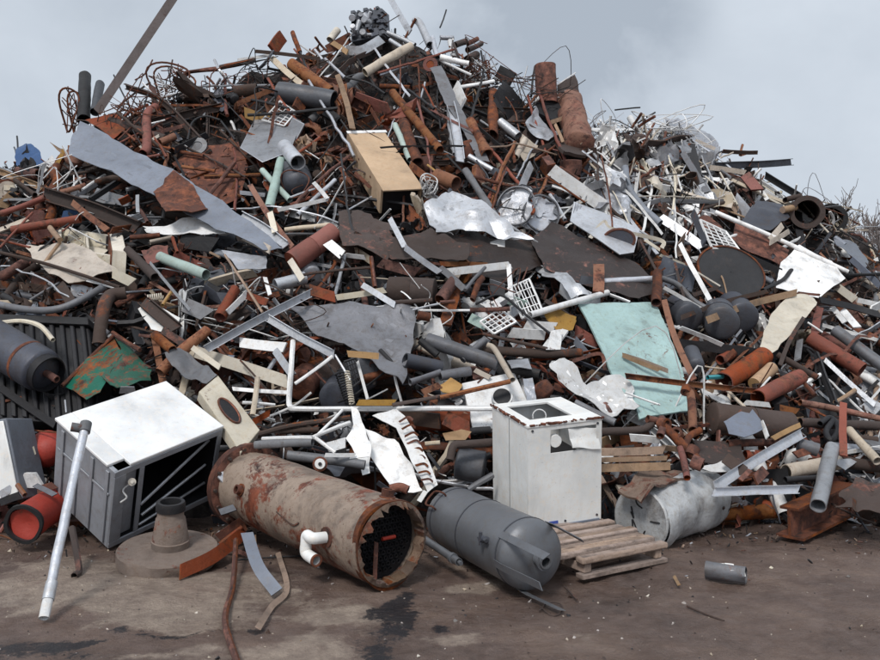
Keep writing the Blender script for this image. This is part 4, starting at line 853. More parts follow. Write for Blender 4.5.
# --- more traced lengths: "region_x region_y; kind coords (4x px) | width colour off"
T_='''
0 0;p 745 290 880 275|20 rust .1;p 722 360 728 315 750 292|20 rust .1;c 500 345 640 400 800 560|22 brown .35;r 750 560 770 490 820 465 880 480|10 dark .4;r 570 330 640 410|8 white;p 540 320 580 295 610 240|6 rust .1;r 480 420 600 330|9 brown .15;r 690 240 680 310|5 brown .1;p 640 570 700 545|30 orange;b 560 590 640 540|12 cream;r 540 640 640 620|14 red;r 455 300 520 430|5 dark;f 700 600 830 540|30 dark;r 580 500 660 480|8 white;r 470 560 560 470|8 rust;r 650 385 800 350|9 galv;w 225 660 255 600|14 ochre .3;r 68 545 72 640|8 dark .1
220 0;p 0 270 140 240|20 brown .2;b 70 240 200 220|12 white .2;p 290 130 320 210|20 rust .2;b 140 205 400 235|14 brown .35;b 205 230 330 340|24 beige .3;w 70 415 240 345|20 orange .35;r 110 460 470 432|14 dark .5;w 470 300 530 515|22 wood .5;p 580 290 765 185|34 beige .4;p 690 370 780 480 880 600|34 orange .4;p 735 490 790 650|45 rust .35;p 640 345 760 350|18 rust .3;b 560 370 640 500|14 rust .4;p 700 500 760 640|25 mint .35;b 665 -40 690 10 760 130|24 galv .2;p 780 80 800 95 840 180|30 galv .3;p 670 130 780 180|18 galv .3;p 680 160 740 200|16 galv .35;r 300 620 400 550|14 red .4;b 210 200 250 145|50 red .15;p 420 235 500 310|12 galv .4;w 450 170 510 210|20 ochre .3;p 150 360 60 370|50 brown .2;p 500 310 590 330 660 375|9 dark .45;r 720 240 720 380|6 rust .4;r 790 240 800 440|6 rust .35;r 410 240 380 200|14 galv;w 100 450 190 480|40 ochre .2;f 540 390 680 440|50 red .25;f 430 200 520 150|40 rust .2;p 470 120 440 160|30 cream;r 820 330 800 400|10 galv;r 640 300 760 260|10 galv;b 310 440 350 340|50 rust .3;p 850 150 870 230|20 galv;r 0 480 60 560|10 dark;b 660 620 760 600|30 brown
440 0;r 0 110 25 40|5 dark .1;p 0 150 55 152|18 galv .2;p 105 165 60 180|25 brown .2;p 150 155 110 175|18 rust .15;p 165 175 110 200|25 brown .3;p 40 165 55 230|22 white .25;p 0 230 115 255|28 white .4;r 0 240 125 300|12 white .3;p 75 350 215 325|16 white .4;c 40 410 80 640|36 galv .4;p 215 370 215 540|45 rust .3;p 120 490 190 620|50 orange .35;b 100 460 280 620|14 dark .45;p 115 625 210 680|24 galv .4;r 365 385 380 265|10 dark .1;p 145 220 110 240|36 brown .2;b 230 290 290 320|60 dark .1;r 250 485 350 485|12 brown .3;w 290 590 300 650|12 rust .4;p 300 630 340 560|30 beige;b 340 520 440 580|60 brown .2;b 60 350 90 420|50 white .3;w 370 610 440 580|20 brown .3
440 0;r 600 560 680 640|12 white .2;r 640 480 720 600|12 white .25;r 700 500 760 640|14 white .25;r 580 620 700 560|10 white .2;r 760 470 840 600|30 white .1;r 840 490 880 600|12 white .2;b 740 600 800 560|16 galv .2;r 600 520 760 560|10 white .2;r 700 440 800 430|7 dark 0;r 585 580 650 660|14 galv .2;r 680 660 740 560|12 cream .3;f 810 570 870 640|60 white .15;r 770 540 720 480|8 galv .2;r 860 450 780 500|8 dark .05;r 620 600 600 540|10 white .25
660 80;b 250 285 390 290|16 brown .2;w 120 265 150 390|40 dark .35;b 90 290 190 450|24 grey .4;b 340 380 390 440|40 red .4;b 20 260 50 290|30 red .3;w 200 350 340 370|20 beige .35;r 240 370 310 500|8 cream .4;r 180 385 300 490|8 cream .4;r 0 300 60 440|14 white .35;c 420 380 560 465|25 dark .3;b 0 480 270 485|18 grey .4;p 30 300 60 400 50 540|10 cream .45;r 60 370 90 450|10 white .4;p 500 480 560 465|24 brown .4;b 390 420 430 480|16 white .3;w 140 240 230 280|14 beige;p 180 330 180 250|20 galv .2;r 330 260 320 300|12 orange 0;b 320 300 350 290|14 orange 0;b 60 440 0 430|30 white .3;b 160 500 280 520|20 brown;r 260 520 360 560|10 wood;b 200 520 330 580|14 galv;f 300 480 350 540|50 galv;p 440 600 500 560|12 rust;f 440 640 490 580|24 beige .6
660 200;b 300 200 490 290|26 dark .45;p 370 290 450 330|24 blue .45;b 80 175 200 400|18 white .55;b 15 350 165 435|14 white .6;p 0 310 70 340 130 400 180 430|22 grey .5;w 85 470 250 410 430 365|18 brown .65;w 190 480 350 420 545 370|28 wood .7;p 410 360 490 320 525 280|18 dark .55;b 80 510 250 580|18 white .65;b 640 400 760 425 880 460|26 black .65;b 765 235 880 345|24 blue .45;w 550 370 640 380|10 rust .6;w 480 660 520 560 575 470|16 brown .7;b 730 440 790 510|26 white .5;b 690 430 740 490|20 white .5;b 650 500 870 560|14 white .45;w 0 220 100 260|12 cream;r 0 390 110 440|12 dark .4;b 0 70 170 190|36 galv .4;b 130 50 180 170|28 steel .5;b 60 250 110 430|10 brown .5;r 150 290 240 345|10 cream .5;w 130 380 230 350|16 brown .5;b 440 170 515 125|20 beige .7;b 620 540 640 430|30 red .5;f 640 340 720 330|40 brown .5;b 700 340 780 400|30 cream .4;w 790 400 880 420|20 white .3;b 800 330 880 370|16 dark .3;b 840 440 880 420|30 white .3;p 740 180 700 150|20 blue .4;r 720 60 800 100|8 rust .2;r 700 110 860 200|8 dark .2;r 540 30 490 40|30 wood .6;b 560 560 550 640|24 galv .5;p 630 600 590 680|30 rust;r 590 490 650 530|10 white .6
660 330;p 470 100 630 190|28 brown .5;c 620 90 700 300|24 dark .55;b 650 110 860 300|18 galv .55;p 190 190 250 185|20 teal .55;p 240 215 340 310|14 beige .6;p 560 290 700 315 880 355|26 orange .6;p 560 370 880 385|38 brown .6;p 755 400 870 525|36 beige .75;w 450 435 560 380|20 ochre .7;b 405 365 430 430|18 white .85;p 270 455 500 450|30 rust .6;p 340 500 410 500|40 red .5;b 340 290 440 300|20 white .6;w 480 310 550 325|24 orange .6;b 380 600 420 560|40 rust .85;f 260 120 300 170|10 galv;w 90 190 180 300|14 rust .5;b 160 240 260 290|20 white .5;b 50 280 170 340|30 beige .4;r 390 250 440 190|10 white .6;b 480 170 530 190|20 grey .55;p 700 290 780 240|18 wood .6;p 760 430 870 440|26 brown .5;b 700 460 880 480|22 galv .5;w 820 290 880 320|50 galv .5;r 740 150 700 230|14 brown;p 100 180 140 260|20 rust;b 200 380 60 390|14 red .5;r 240 30 330 120|10 brown;b 0 470 140 480|24 wood .5;b 260 120 300 80|20 rust .5;p 300 90 240 120|40 red .35;b 540 500 640 470|30 rust .6;b 640 410 560 440|16 dark;r 560 190 620 260|20 rust .6;p 640 180 540 230|20 white .5;b 880 470 740 490|16 white .6;p 500 600 640 590|30 dark .7;b 700 380 720 440|10 steel;w 360 560 320 600|20 rust .9;f 260 510 340 570|50 brown .8
440 330;p 90 120 180 40|30 grey .6;p 0 185 120 165|40 grey .55;p 170 80 420 95 560 90|38 brown .5;p 190 60 220 80 290 200|24 beige .7;p 0 270 280 205|20 orange .75;r 0 315 210 315|20 white .65;w 530 125 640 95 660 160|14 rust .6;b 430 80 490 0|50 white .5;r 170 15 430 75|16 brown .6;b 20 350 120 400|60 red .5;p 210 450 100 458 55 465 40 520|34 brown .75;p 110 640 210 580|26 grey .7;p 540 290 700 370|30 grey .8;r 740 250 880 300|10 white .7;w 730 100 880 160|18 wood .65;b 760 430 880 440|30 white .9;p 280 150 400 180|40 dark .45;b 440 60 540 100|20 galv .4;b 280 10 420 20|40 white .4;f 540 0 640 60|40 red .35;p 300 100 260 160|20 dark;w 140 160 200 190|20 beige .5;b 640 470 600 420|20 rust;p 830 355 870 365|34 rust .9;p 660 300 680 340|30 rust .6;b 230 240 260 260|10 galv;p 90 410 200 400|30 dark .5;r 130 540 200 500|30 black .5;f 540 40 590 100|30 blue .4;p 500 50 570 20|20 rust
220 330;r 300 215 450 105|16 white .75;b 80 50 260 70|40 white .6;b 220 80 290 180|30 galv .6;b 50 235 270 250|16 white .6;r 90 290 220 300|14 white .6;p 150 190 130 340|22 beige .65;w 510 95 635 105|26 ochre .75;w 550 290 700 290|24 ochre .7;p 690 300 880 265|16 brown .7;b 600 315 880 315|16 white .6;p 160 415 300 380 520 350|22 brown .7;p 170 435 380 430|18 white .75;p 240 405 400 400|28 brown .7;p 370 450 140 460|30 grey .8;p 580 540 270 500|38 grey .8;r 390 420 490 320|14 white .8;r 370 430 520 370|18 white .8;r 380 430 460 490|18 white .85;w 550 125 590 275|12 white .6;p 740 120 880 150|60 steel .45;p 760 210 880 170|30 grey .55;w 810 250 880 220|26 orange .6;w 820 260 870 290|20 orange .6;r 380 170 430 220|10 rust;b 100 390 200 330|24 red .5;p 640 80 780 220|18 dark .4;b 720 340 880 365|60 brown .4;w 80 120 230 290|8 brown .6;r 400 90 460 180|6 dark .6;b 420 500 540 500|16 white .85;w 430 470 500 450|40 white .75;b 520 510 600 500|14 white .8;f 570 40 500 60|20 dark;p 460 100 520 200|10 galv .6;r 820 455 880 450|20 beige .6;p 870 100 800 40|30 dark .5;w 0 600 60 520|30 galv .7;r 180 180 220 120|20 galv
0 165;p 50 260 320 215|34 red .5;p 0 195 90 165 180 130|22 red .5;r 0 330 130 190|10 red .55;w 290 150 430 260|24 orange .6;c 360 140 480 60 550 0|22 dark .55;p 0 350 200 400 480 490|14 brown .65;p 0 450 110 385|40 rust .4;p 510 340 620 450|36 brown .5;b 600 390 760 580|12 galv .6;c 570 540 700 650|50 brown .5;w 240 480 290 560|40 brown .4;p 240 110 340 80|20 orange .4;r 840 350 880 370|12 wood .4;p 600 310 690 290|24 beige .5;p 690 290 710 350|14 red .55;w 0 90 60 90|20 cream;w 0 170 60 110|40 wood .3;p 60 60 140 120|20 brown .4;b 220 80 235 0|14 ochre .3;r 200 250 240 300|24 wood .7;r 180 390 240 310|16 wood .6;b 550 120 552 190|14 galv .5;p 560 180 590 230|16 rust .5;f 380 110 520 150|40 galv .3;r 330 100 420 40|14 white .3;b 300 130 400 70|14 grey .3;r 0 300 120 330|12 red .45;b 250 200 310 190|30 cobalt .3;p 650 560 690 500|14 ochre .5;b 480 150 520 130|30 red .4;f 720 300 860 320|60 dark .3;f 740 560 830 600|60 grey .4;b 350 460 460 490|14 white .5;r 120 540 240 470|12 grey .3;b 620 350 690 390|20 white .4;f 450 430 530 470|40 cream .45;p 520 290 640 280|20 rust .4;b 0 550 130 550|20 beige .3;r 280 40 400 20|14 brown .3;w 830 480 880 500|20 dark .4;p 80 30 160 40|50 rust .3;r 560 10 600 90|10 beige .3
220 165;w 230 180 435 135|16 white .6;w 375 70 430 135|16 white .62;r 280 130 380 95|10 galv .55;p 310 200 460 60|18 galv .5;w 120 80 200 210 290 330|22 orange .5;c 80 200 170 250 260 320|36 galv .5;b 280 380 330 460|26 cream .65;w 680 215 740 330|22 galv .75;w 740 330 880 430|24 galv .75;r 330 440 600 410|14 brown .6;b 360 500 460 530|44 red .5;w 465 530 660 500|24 cream .5;r 480 360 570 470|5 dark .6;w 570 480 700 560|24 galv .6;b 640 390 790 430|40 rust .3;p 605 370 620 490|18 rust .4;p 60 500 0 610|50 red .55;b 100 520 190 550|30 red .5;b 30 590 110 510|24 white .55;p 190 210 180 300|30 brown .3;w 200 190 220 270|24 cream .6;r 20 360 100 480 170 590|12 wood .7;f 600 90 540 30|14 rust;w 480 10 530 80|14 rust .4;p 700 550 850 540|20 brown .6;r 460 520 500 360|16 galv .4;f 430 310 490 360|40 white .5;f 500 360 580 370|20 white .4;b 100 290 200 340|30 beige .6;p 220 480 340 450|50 galv .4;b 180 450 200 520|16 white .5;p 790 600 840 610|36 rust .55;r 770 580 880 555|10 galv .6;p 260 260 440 240|20 beige .35;b 80 110 180 120|16 galv .4;p 0 210 20 260|60 white .5;f 540 340 600 380|30 beige;p 360 130 280 160|14 red .4;b 500 590 600 500|10 grey;b 760 0 840 60|30 orange .3;r 830 0 880 40|10 ochre .5
440 165;p 100 20 160 110 230 220|28 grey .5;b 320 110 365 0|30 galv .4;p 740 10 750 80 800 160 880 235|30 blue .45;b 20 430 280 400|30 white .5;b 275 400 285 540|20 white .52;w 0 410 100 500|26 grey .55;w 635 400 633 510|44 orange .6;p 655 465 850 455|24 galv .45;p 360 600 480 565 670 510|26 white .6;p 680 520 760 550|16 white .55;p 130 540 150 480 170 450|24 rust .6;p 120 580 280 575|18 rust .6;r 800 300 870 430|12 brown .6;p 870 430 865 550|40 rust .6;w 0 395 190 400|20 orange .5;f 230 300 230 380|60 white .3;r 330 460 350 410|6 rust .5;p 0 540 60 460|50 rust .5;w 60 490 20 640|50 rust .4;r 100 500 180 410|16 grey .6;f 200 480 260 500|50 grey .4;p 0 550 60 545|16 rust .6;b 240 30 330 70|30 dark .3;r 430 50 580 150|9 rust .5;p 560 60 480 10|14 rust .4;r 170 80 260 130|14 dark .5;b 200 20 260 40|30 blue .3;w 680 60 760 0|14 cream .2;r 620 20 700 60|10 white .2;r 660 20 640 100|10 white .25;p 700 100 820 130|12 galv .4;b 780 170 880 140|20 galv .4;f 790 90 880 60|60 brown .3;p 150 650 240 620|10 galv;f 280 540 340 560|40 mint .4;f 120 610 180 640|40 mint .4;b 340 640 460 650|40 white .45;f 640 540 560 560|30 galv .4;f 560 460 640 470|40 steel .4;f 480 490 540 540|40 galv .4;f 820 300 880 340|12 cream .6;p 440 120 500 220|16 galv .4;r 620 200 700 240|14 white .3
0 330;b 0 230 220 380|30 black .5;p 620 20 690 80|40 orange .6;p 640 170 720 90 830 0|46 orange .5;w 770 70 880 150|22 cream .65;r 450 10 560 80|20 rust .5;p 380 60 430 0|30 grey .6;b 560 60 540 0|30 black .4;b 650 0 740 60|30 brown .5;r 40 370 130 400 230 410|8 rust .7;b 90 600 160 600|60 white .5;b 80 620 100 560|30 orange .5;f 100 510 140 480|30 cream .6;p 130 500 90 440|20 dark .4;b 0 180 60 230|30 dark .4;r 260 280 265 330|6 galv .6;f 480 240 540 240|30 galv .6;b 150 640 220 620|30 rust .6
0 480;b 0 90 80 60|30 dark .8;p 70 20 100 60|20 orange .8;r 0 210 40 150|20 red .7;b 140 20 220 60|20 steel .7;w 0 60 50 30|30 galv .6
220 480;b 0 130 60 110|30 steel .7;p 0 260 90 190|30 red .6;f 0 240 100 170|60 rust .6;b 630 10 700 60|20 steel .6
'''
KN={'p':'metal_pipe','r':'steel_rod','b':'metal_bar','f':'metal_strip','w':'scrap_plank','a':'angle_iron','c':'steel_channel','i':'steel_beam'}
NOUN={'p':'pipe','r':'thin rod','b':'bar','f':'flat strip','w':'slat','a':'angle iron','c':'channel','i':'beam'}
def loose(o,noun,m,k): FILL.append((o,noun,m,k))
for ln in T_.strip().split('\n'):
    parts=ln.split(';'); ox,oy=[float(v) for v in parts[0].split()]
    for e in parts[1:]:
        a,b=e.split('|'); k=a.split()[0]; n=[float(v) for v in a.split()[1:]]; pts=[(ox+n[i]/4,oy+n[i+1]/4) for i in range(0,len(n),2)]
        q=b.split(); w=max(1.6,float(q[0])/4*(.9 if k=='r' else 1)); off=float(q[2]) if len(q)>2 else .3
        lp=pts[0]; 
        SQ[0]=rng.uniform(.05,.4) if k=='p' and rng.random()<.5 else 0
        g=slin(k,pts,w,off+rng.uniform(-.04,.04),roll=rng.uniform(-.6,.6) if k in 'bcaf' else 0,jit=.012); SQ[0]=0
        loose(mesh_obj(KN[k],g,q[1]),NOUN[k],q[1],k)
for o,nn,m,k in FILL:
    if k=='w' and m not in('wood','ochre','cream','orange','beige','ply','pallet'): o.name='metal_bar'
FILL=[(o,('bar' if (k=='w' and not o.name.startswith('scrap_plank')) else nn),m,k) for o,nn,m,k in FILL]
NTR=len(FILL)
# ================================================================== FILL: loose random pieces between the traced ones
def surfn(px,py):
    a=S(px-12,py);b=S(px+12,py);c=S(px,py-12);d=S(px,py+12); n=nrm(np.cross(b-a,c-d)); return n if n@toward(a)>0 else -n
def pal(px,py):
    if px>585 and py<235: w=dict(white=30,galv=20,beige=8,cream=8,rust=8,dark=12,brown=8,grey=3,orange=3,wood=4)
    elif px>585: w=dict(rust=19,brown=16,dark=18,steel=8,grey=3,white=11,galv=11,orange=7,red=5,beige=4,wood=3,blue=3)
    elif py<200: w=dict(rust=24,brown=22,dark=20,steel=8,grey=5,orange=9,red=6,beige=4,galv=7,white=6,wood=2)
    elif px<280: w=dict(rust=18,brown=20,dark=24,steel=7,grey=3,white=8,galv=8,orange=6,red=7,beige=4,blue=3)
    else: w=dict(rust=17,brown=16,dark=20,steel=9,grey=5,white=11,galv=11,orange=5,red=4,beige=4,blue=3)
    k=list(w); p=np.array([w[q] for q in k],float); return k[rng.choice(len(k),p=p/p.sum())]
def rpix(top=4,mask=True,ybias=1):
    while True:
        x=rng.uniform(-30,915); y0=sil(x)+top; y1=522; y=y0+(y1-y0)*rng.random()**ybias
        if y<y0 or y>y1: continue
        if y>400 and any(inpoly(x,y,p) for p in FG): continue
        if mask and any(inpoly(x,y,p) for p in MASK): continue
        return x,y
def angpref(px,py):
    r=rng.random()
    if px>600: return rng.normal(.55,.55) if r<.6 else rng.uniform(-PI/2,PI/2)
    return rng.uniform(-PI/2,PI/2) if r<.6 else rng.normal(0,.4)
def rlin(n,kinds,Lr,wr,offr,top=6):
    for _ in range(n):
        x,y=rpix(top,rng.random()<.7); k=kinds[rng.integers(len(kinds))]; c=S(x,y); Lm=rng.uniform(*Lr)*(1 if rng.random()<.85 else 1.6); a=angpref(x,y); Lp=Lm*F/c[1]/2
        dx,dy=math.cos(a)*Lp,math.sin(a)*Lp
        e=[(x-dx,y-dy),(x+dx,y+dy)]
        lim=-10 if rng.random()<.22 else 3
        e=[(ex,min(max(ey,sil(ex)+lim),532)) for ex,ey in e]
        wm=rng.uniform(*wr)*(1 if k in 'pbcwf' else .6); off=rng.uniform(*offr)
        pts=[S(ex,ey,off+rng.uniform(-.12,.16)) for ex,ey in e]
        for p in pts:
            if p[2]<wm: p[2]=wm
        if k in 'pr' and rng.random()<.3:
            m_=(pts[0]+pts[1])/2+rng.normal(size=3)*Lm*.14; pts=[pts[0],pts[0]*.45+m_*.55,pts[1]*.55+m_*.45 if rng.random()<.5 else m_+rng.normal(size=3)*Lm*.05,pts[1]]
        m=pal(x,y)
        if k=='w' and rng.random()<.6: m='wood' if rng.random()<.5 else 'beige'
        nm=KN[k] if not(k=='w' and m not in('wood','beige','cream','orange','ochre')) else 'metal_bar'
        SQ[0]=rng.uniform(.1,.75) if rng.random()<.6 else 0
        g=linear(k,pts,wm,jit=.02 if rng.random()<.6 else .07,roll=rng.uniform(-1.2,1.2)); SQ[0]=0
        loose(mesh_obj(nm,g,m),NOUN[k] if nm!='metal_bar' else 'bar',m,k)
rlin(100,'ppp',(.35,1.1),(.05,.13),(-.15,.22))
rlin(210,'bbcaafw',(.3,1.1),(.03,.11),(-.15,.28))
rlin(210,'rrrpb',(.3,1.0),(.018,.04),(.1,.34))
def rfan(n,box_,mats,L,w,mu,sd,offr):
    for _ in range(n):
        x=rng.uniform(box_[0],box_[2]); y=rng.uniform(box_[1],box_[3]); 
        if y<sil(x)+2: continue
        c=S(x,y); Lp=rng.uniform(*L)*F/c[1]/2; a=rng.normal(mu,sd); dx,dy=math.cos(a)*Lp,math.sin(a)*Lp; off=rng.uniform(*offr)
        e=[(x-dx,max(y-dy,sil(x-dx)-5)),(x+dx,max(y+dy,sil(x+dx)-5))]
        pts=[S(ex,ey,off+rng.uniform(-.15,.2)) for ex,ey in e]; k='rrbpf'[rng.integers(5)]; m=mats[rng.integers(len(mats))]
        loose(mesh_obj(KN[k],linear(k,pts,rng.uniform(*w),jit=.02,roll=rng.uniform(-1,1)),m),NOUN[k],m,k)
rfan(120,(588,112,712,225),['white','galv','white','beige','galv','grey','cream','brown','rust'],(.4,1.3),(.014,.042),1.0,.7,(.05,.36))
rfan(45,(600,112,880,240),['white','galv','rust','dark','cream'],(.4,1.0),(.02,.05),.6,.5,(.0,.3))
rfan(110,(110,30,560,210),['rust','rust','brown','red','dark','orange','galv'],(.4,1.2),(.02,.05),.5,.9,(.05,.40))
def pale_sheets(n):
    for _ in range(n):
        x,y=rng.uniform(595,715),rng.uniform(118,225)
        if y<sil(x)+4: continue
        c=S(x,y,rng.uniform(.2,.42)); n_=nrm(surfn(x,y)+rng.normal(size=3)*.6); s,u=frame(n_,rng.normal(size=3)); r=rng.uniform(.12,.36); m=['white','galv','galv','grey','cream','brown'][rng.integers(6)]
        pts=[c+(s*math.cos(a)+u*math.sin(a)*.7)*r*rng.uniform(.6,1.2) for a in np.linspace(.3,5.6,5)]; loose(mesh_obj('sheet_scrap',plate_world(pts,.005,r*.4,4,8,0,(),False),m),'sheet scrap',m,'s')
pale_sheets(34)
def crushed(n,sz,offr):
    for _ in range(n):
        x,y=rpix(12); c=S(x,y,rng.uniform(*offr)); r=rng.uniform(*sz); m=pal(x,y); bm=bmesh.new(); bmesh.ops.create_cube(bm,size=1); bmesh.ops.subdivide_edges(bm,edges=bm.edges[:],cuts=5,use_grid_fill=True)
        sx=np.array([1,rng.uniform(.4,1),rng.uniform(.25,.7)])*r; A_=np.linalg.qr(rng.normal(size=(3,3)))[0]; fo=[(nrm(rng.normal(size=3)),rng.uniform(-.3,.3),rng.uniform(.2,.7)*rng.choice([-1,1]),nrm(rng.normal(size=3))) for _ in range(5)]; sd=rng.uniform(0,50)
        for v in bm.verts:
            p=np.array(v.co); q=p+sum(d2*k_*(abs(p@d_-o_)-.25) for d_,o_,k_,d2 in fo); q=q+np.array([noise.noise(Vector(p*3+sd)),noise.noise(Vector(p*3+sd+7)),noise.noise(Vector(p*3+sd+14))])*.35; v.co=Vector(c+A_@(q*sx))
        kill=[f for f in bm.faces if rng.random()<.06]; bmesh.ops.delete(bm,geom=kill,context='FACES')
        g=bmgeo(bm); bm.free(); loose(mesh_obj('crushed_casing',g,m),'crushed casing',m,'d')
crushed(140,(.10,.32),(-.1,.18)); crushed(16,(.35,.55),(-.2,0))
# bent and flat sheets
def rsheet(n,sz,offr):
    for _ in range(n):
        x,y=rpix(10); c=S(x,y,rng.uniform(*offr)); n_=nrm(surfn(x,y)+rng.normal(size=3)*.55); s,u=frame(n_,rng.normal(size=3)); r=rng.uniform(*sz)*(1+.5*(rng.random()<.15))
        k=rng.integers(4,7); an=sorted(rng.uniform(0,2*PI,k)) if rng.random()<.5 else [PI/4+i*PI/2 for i in range(4)]
        if max(np.diff(list(an)+[an[0]+2*PI]))>2.6: an=[PI/4+i*PI/2 for i in range(4)]
        ra=rng.uniform(.35,1); pts=[c+(s*math.cos(a)+u*math.sin(a)*ra)*r*rng.uniform(.75,1.1) for a in an]
        m=pal(x,y); g=plate_world(pts,.005,r*rng.uniform(.05,.35),rng.uniform(2,5)/max(.25,r)*.4,7,rng.choice([0,0,.12,.3,-.2]),(),False)
        loose(mesh_obj('sheet_scrap',g,m),'sheet scrap',m,'s')
rsheet(190,(.08,.26),(-.15,.22)); rsheet(60,(.25,.45),(-.25,.08))
# cans, drums, rings, discs, springs, wire
for i in range(46):
    x,y=rpix(10); c=S(x,y,rng.uniform(0,.2)); d=nrm(rng.normal(size=3)+toward(c)*rng.uniform(-.2,.9)); r=rng.uniform(.05,.14); L=r*rng.uniform(.8,3); m=pal(x,y)
    g=tube([c,c+d*L],r,r*.92,20,0,.2) if i%2 else lathe(c,c+d*L,drum_prof(L,r,.15,0),20,r*.3,6)
    loose(mesh_obj('metal_can' if i%2 else 'small_drum',g,m),'open can' if i%2 else 'small drum',m,'d')
for i in range(30):
    x,y=rpix(10); c=S(x,y,rng.uniform(.1,.3)); d=nrm(rng.normal(size=3)*.6+toward(c)); r=rng.uniform(.05,.14); m=pal(x,y)
    g=lathe(c,c+d*r*.2,[(0,r*.3),(0,r),(1,r),(1,r*.55),(.6,r*.5),(.6,r*.3)],24,.0)
    loose(mesh_obj('metal_disc',g,m),'disc',m,'d')
for i in range(26):       # small broken cases
    x,y=rpix(10); c=S(x,y,rng.uniform(.05,.2)); n_=nrm(rng.normal(size=3)); s,u=frame(n_,rng.normal(size=3)); a,b,h=rng.uniform(.12,.3),rng.uniform(.1,.25),rng.uniform(.06,.2); m=pal(x,y); q=Geo(); t_=.01
    f=Frame(c,s*a,u*b,n_*h); q.add(f.box(0,0,0,1,1,.06)); q.add(f.box(0,0,.06,.05,1,1)); q.add(f.box(.95,0,.06,1,1,1)); q.add(f.box(.05,0,.06,.95,.05,1)); q.add(f.box(.05,.95,.06,.95,1,1)); q.add(f.box(.3,.3,.06,.6,.6,.5))
    loose(mesh_obj('broken_case',q,m,bevel=0),'open case',m,'d')
for i in range(46):       # tangles of wire
    x,y=rpix(2,False) if i>22 else (rng.choice([rng.uniform(100,330),rng.uniform(470,560),rng.uniform(590,700),rng.uniform(820,845)]),0)
    if i<=22: y=sil(x)+rng.uniform(0,12)
    c=S(x,y,.15); g=Geo(); R_=rng.uniform(.12,.34); m=['rust','brown','dark','rust','galv','white'][rng.integers(6)]
    if x>590 and y<230: m=['white','beige','galv','rust','dark'][rng.integers(5)]
    for k in range(rng.integers(4,9)):
        pts=[c+rng.normal(size=3)*R_*np.array([1,.7,.8]) for _ in range(rng.integers(3,6))]; g.add(tube(pts,rng.uniform(.004,.009),None,4))
    loose(mesh_obj('tangled_wire',g,m),'wire tangle',m,'t')
# sticking out of the ridge
for i in range(70):
    x=rng.uniform(95,845); y=sil(x)+rng.uniform(2,12); L=rng.uniform(8,26); a=rng.uniform(-2.7,-.4); q=S(x,y,.1); d=q[1]
    pts=[q,P(x+math.cos(a)*L*.5+rng.uniform(-2,2),y+math.sin(a)*L*.5,d+rng.uniform(-.1,.2)),P(x+math.cos(a)*L,y+math.sin(a)*L,d+rng.uniform(-.2,.2))]; m=pal(x,y)
    loose(mesh_obj('steel_rod',tube(pts,rng.uniform(.006,.022),None,6),m),'thin rod',m,'r')

# ------------------------------------------------------------------ heap core + uncountable small scrap: one stuff object
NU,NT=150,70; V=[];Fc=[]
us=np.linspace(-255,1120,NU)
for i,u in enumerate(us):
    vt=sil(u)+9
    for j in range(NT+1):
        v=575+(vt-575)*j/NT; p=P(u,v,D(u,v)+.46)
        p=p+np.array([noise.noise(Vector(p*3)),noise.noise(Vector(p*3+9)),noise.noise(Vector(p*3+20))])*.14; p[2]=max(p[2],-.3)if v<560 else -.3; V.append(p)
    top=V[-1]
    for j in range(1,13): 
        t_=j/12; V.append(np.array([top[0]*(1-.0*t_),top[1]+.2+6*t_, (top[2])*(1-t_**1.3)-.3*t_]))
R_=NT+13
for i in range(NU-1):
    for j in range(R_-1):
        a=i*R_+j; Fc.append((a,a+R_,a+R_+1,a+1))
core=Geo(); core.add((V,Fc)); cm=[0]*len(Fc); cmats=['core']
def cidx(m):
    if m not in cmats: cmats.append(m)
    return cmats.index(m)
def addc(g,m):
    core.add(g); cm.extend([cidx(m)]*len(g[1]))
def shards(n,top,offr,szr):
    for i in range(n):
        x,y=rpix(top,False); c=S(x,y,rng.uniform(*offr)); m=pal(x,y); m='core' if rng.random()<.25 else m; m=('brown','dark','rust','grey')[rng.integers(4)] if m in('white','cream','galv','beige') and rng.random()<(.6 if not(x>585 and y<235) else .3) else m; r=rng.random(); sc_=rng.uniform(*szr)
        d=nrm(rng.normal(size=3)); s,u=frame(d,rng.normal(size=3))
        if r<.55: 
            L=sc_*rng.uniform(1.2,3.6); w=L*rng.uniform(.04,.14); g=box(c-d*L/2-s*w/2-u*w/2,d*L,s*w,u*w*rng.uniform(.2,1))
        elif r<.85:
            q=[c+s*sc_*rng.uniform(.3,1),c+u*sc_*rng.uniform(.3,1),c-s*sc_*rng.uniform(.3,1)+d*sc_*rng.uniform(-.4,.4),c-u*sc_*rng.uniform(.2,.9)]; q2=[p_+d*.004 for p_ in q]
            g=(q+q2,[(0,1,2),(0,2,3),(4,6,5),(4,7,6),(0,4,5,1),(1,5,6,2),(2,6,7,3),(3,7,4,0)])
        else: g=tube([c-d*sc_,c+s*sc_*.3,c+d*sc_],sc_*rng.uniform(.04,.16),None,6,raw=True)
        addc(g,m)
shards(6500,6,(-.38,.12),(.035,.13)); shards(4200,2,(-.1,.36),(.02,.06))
# crumbs at the foot
for i in range(700):
    x=rng.uniform(-20,900); y=530+abs(rng.normal())*16-6; q=GP(x,y,.01); d=nrm(rng.normal(size=3)); s,u=frame(d,rng.normal(size=3)); z=rng.uniform(.006,.026); m=['brown','rust','dark','core','wood','core','brown','galv'][rng.integers(8)]
    addc(box(q-np.array([0,0,.0]),d*z*rng.uniform(1,3),s*z*.5,u*z*.3),m)

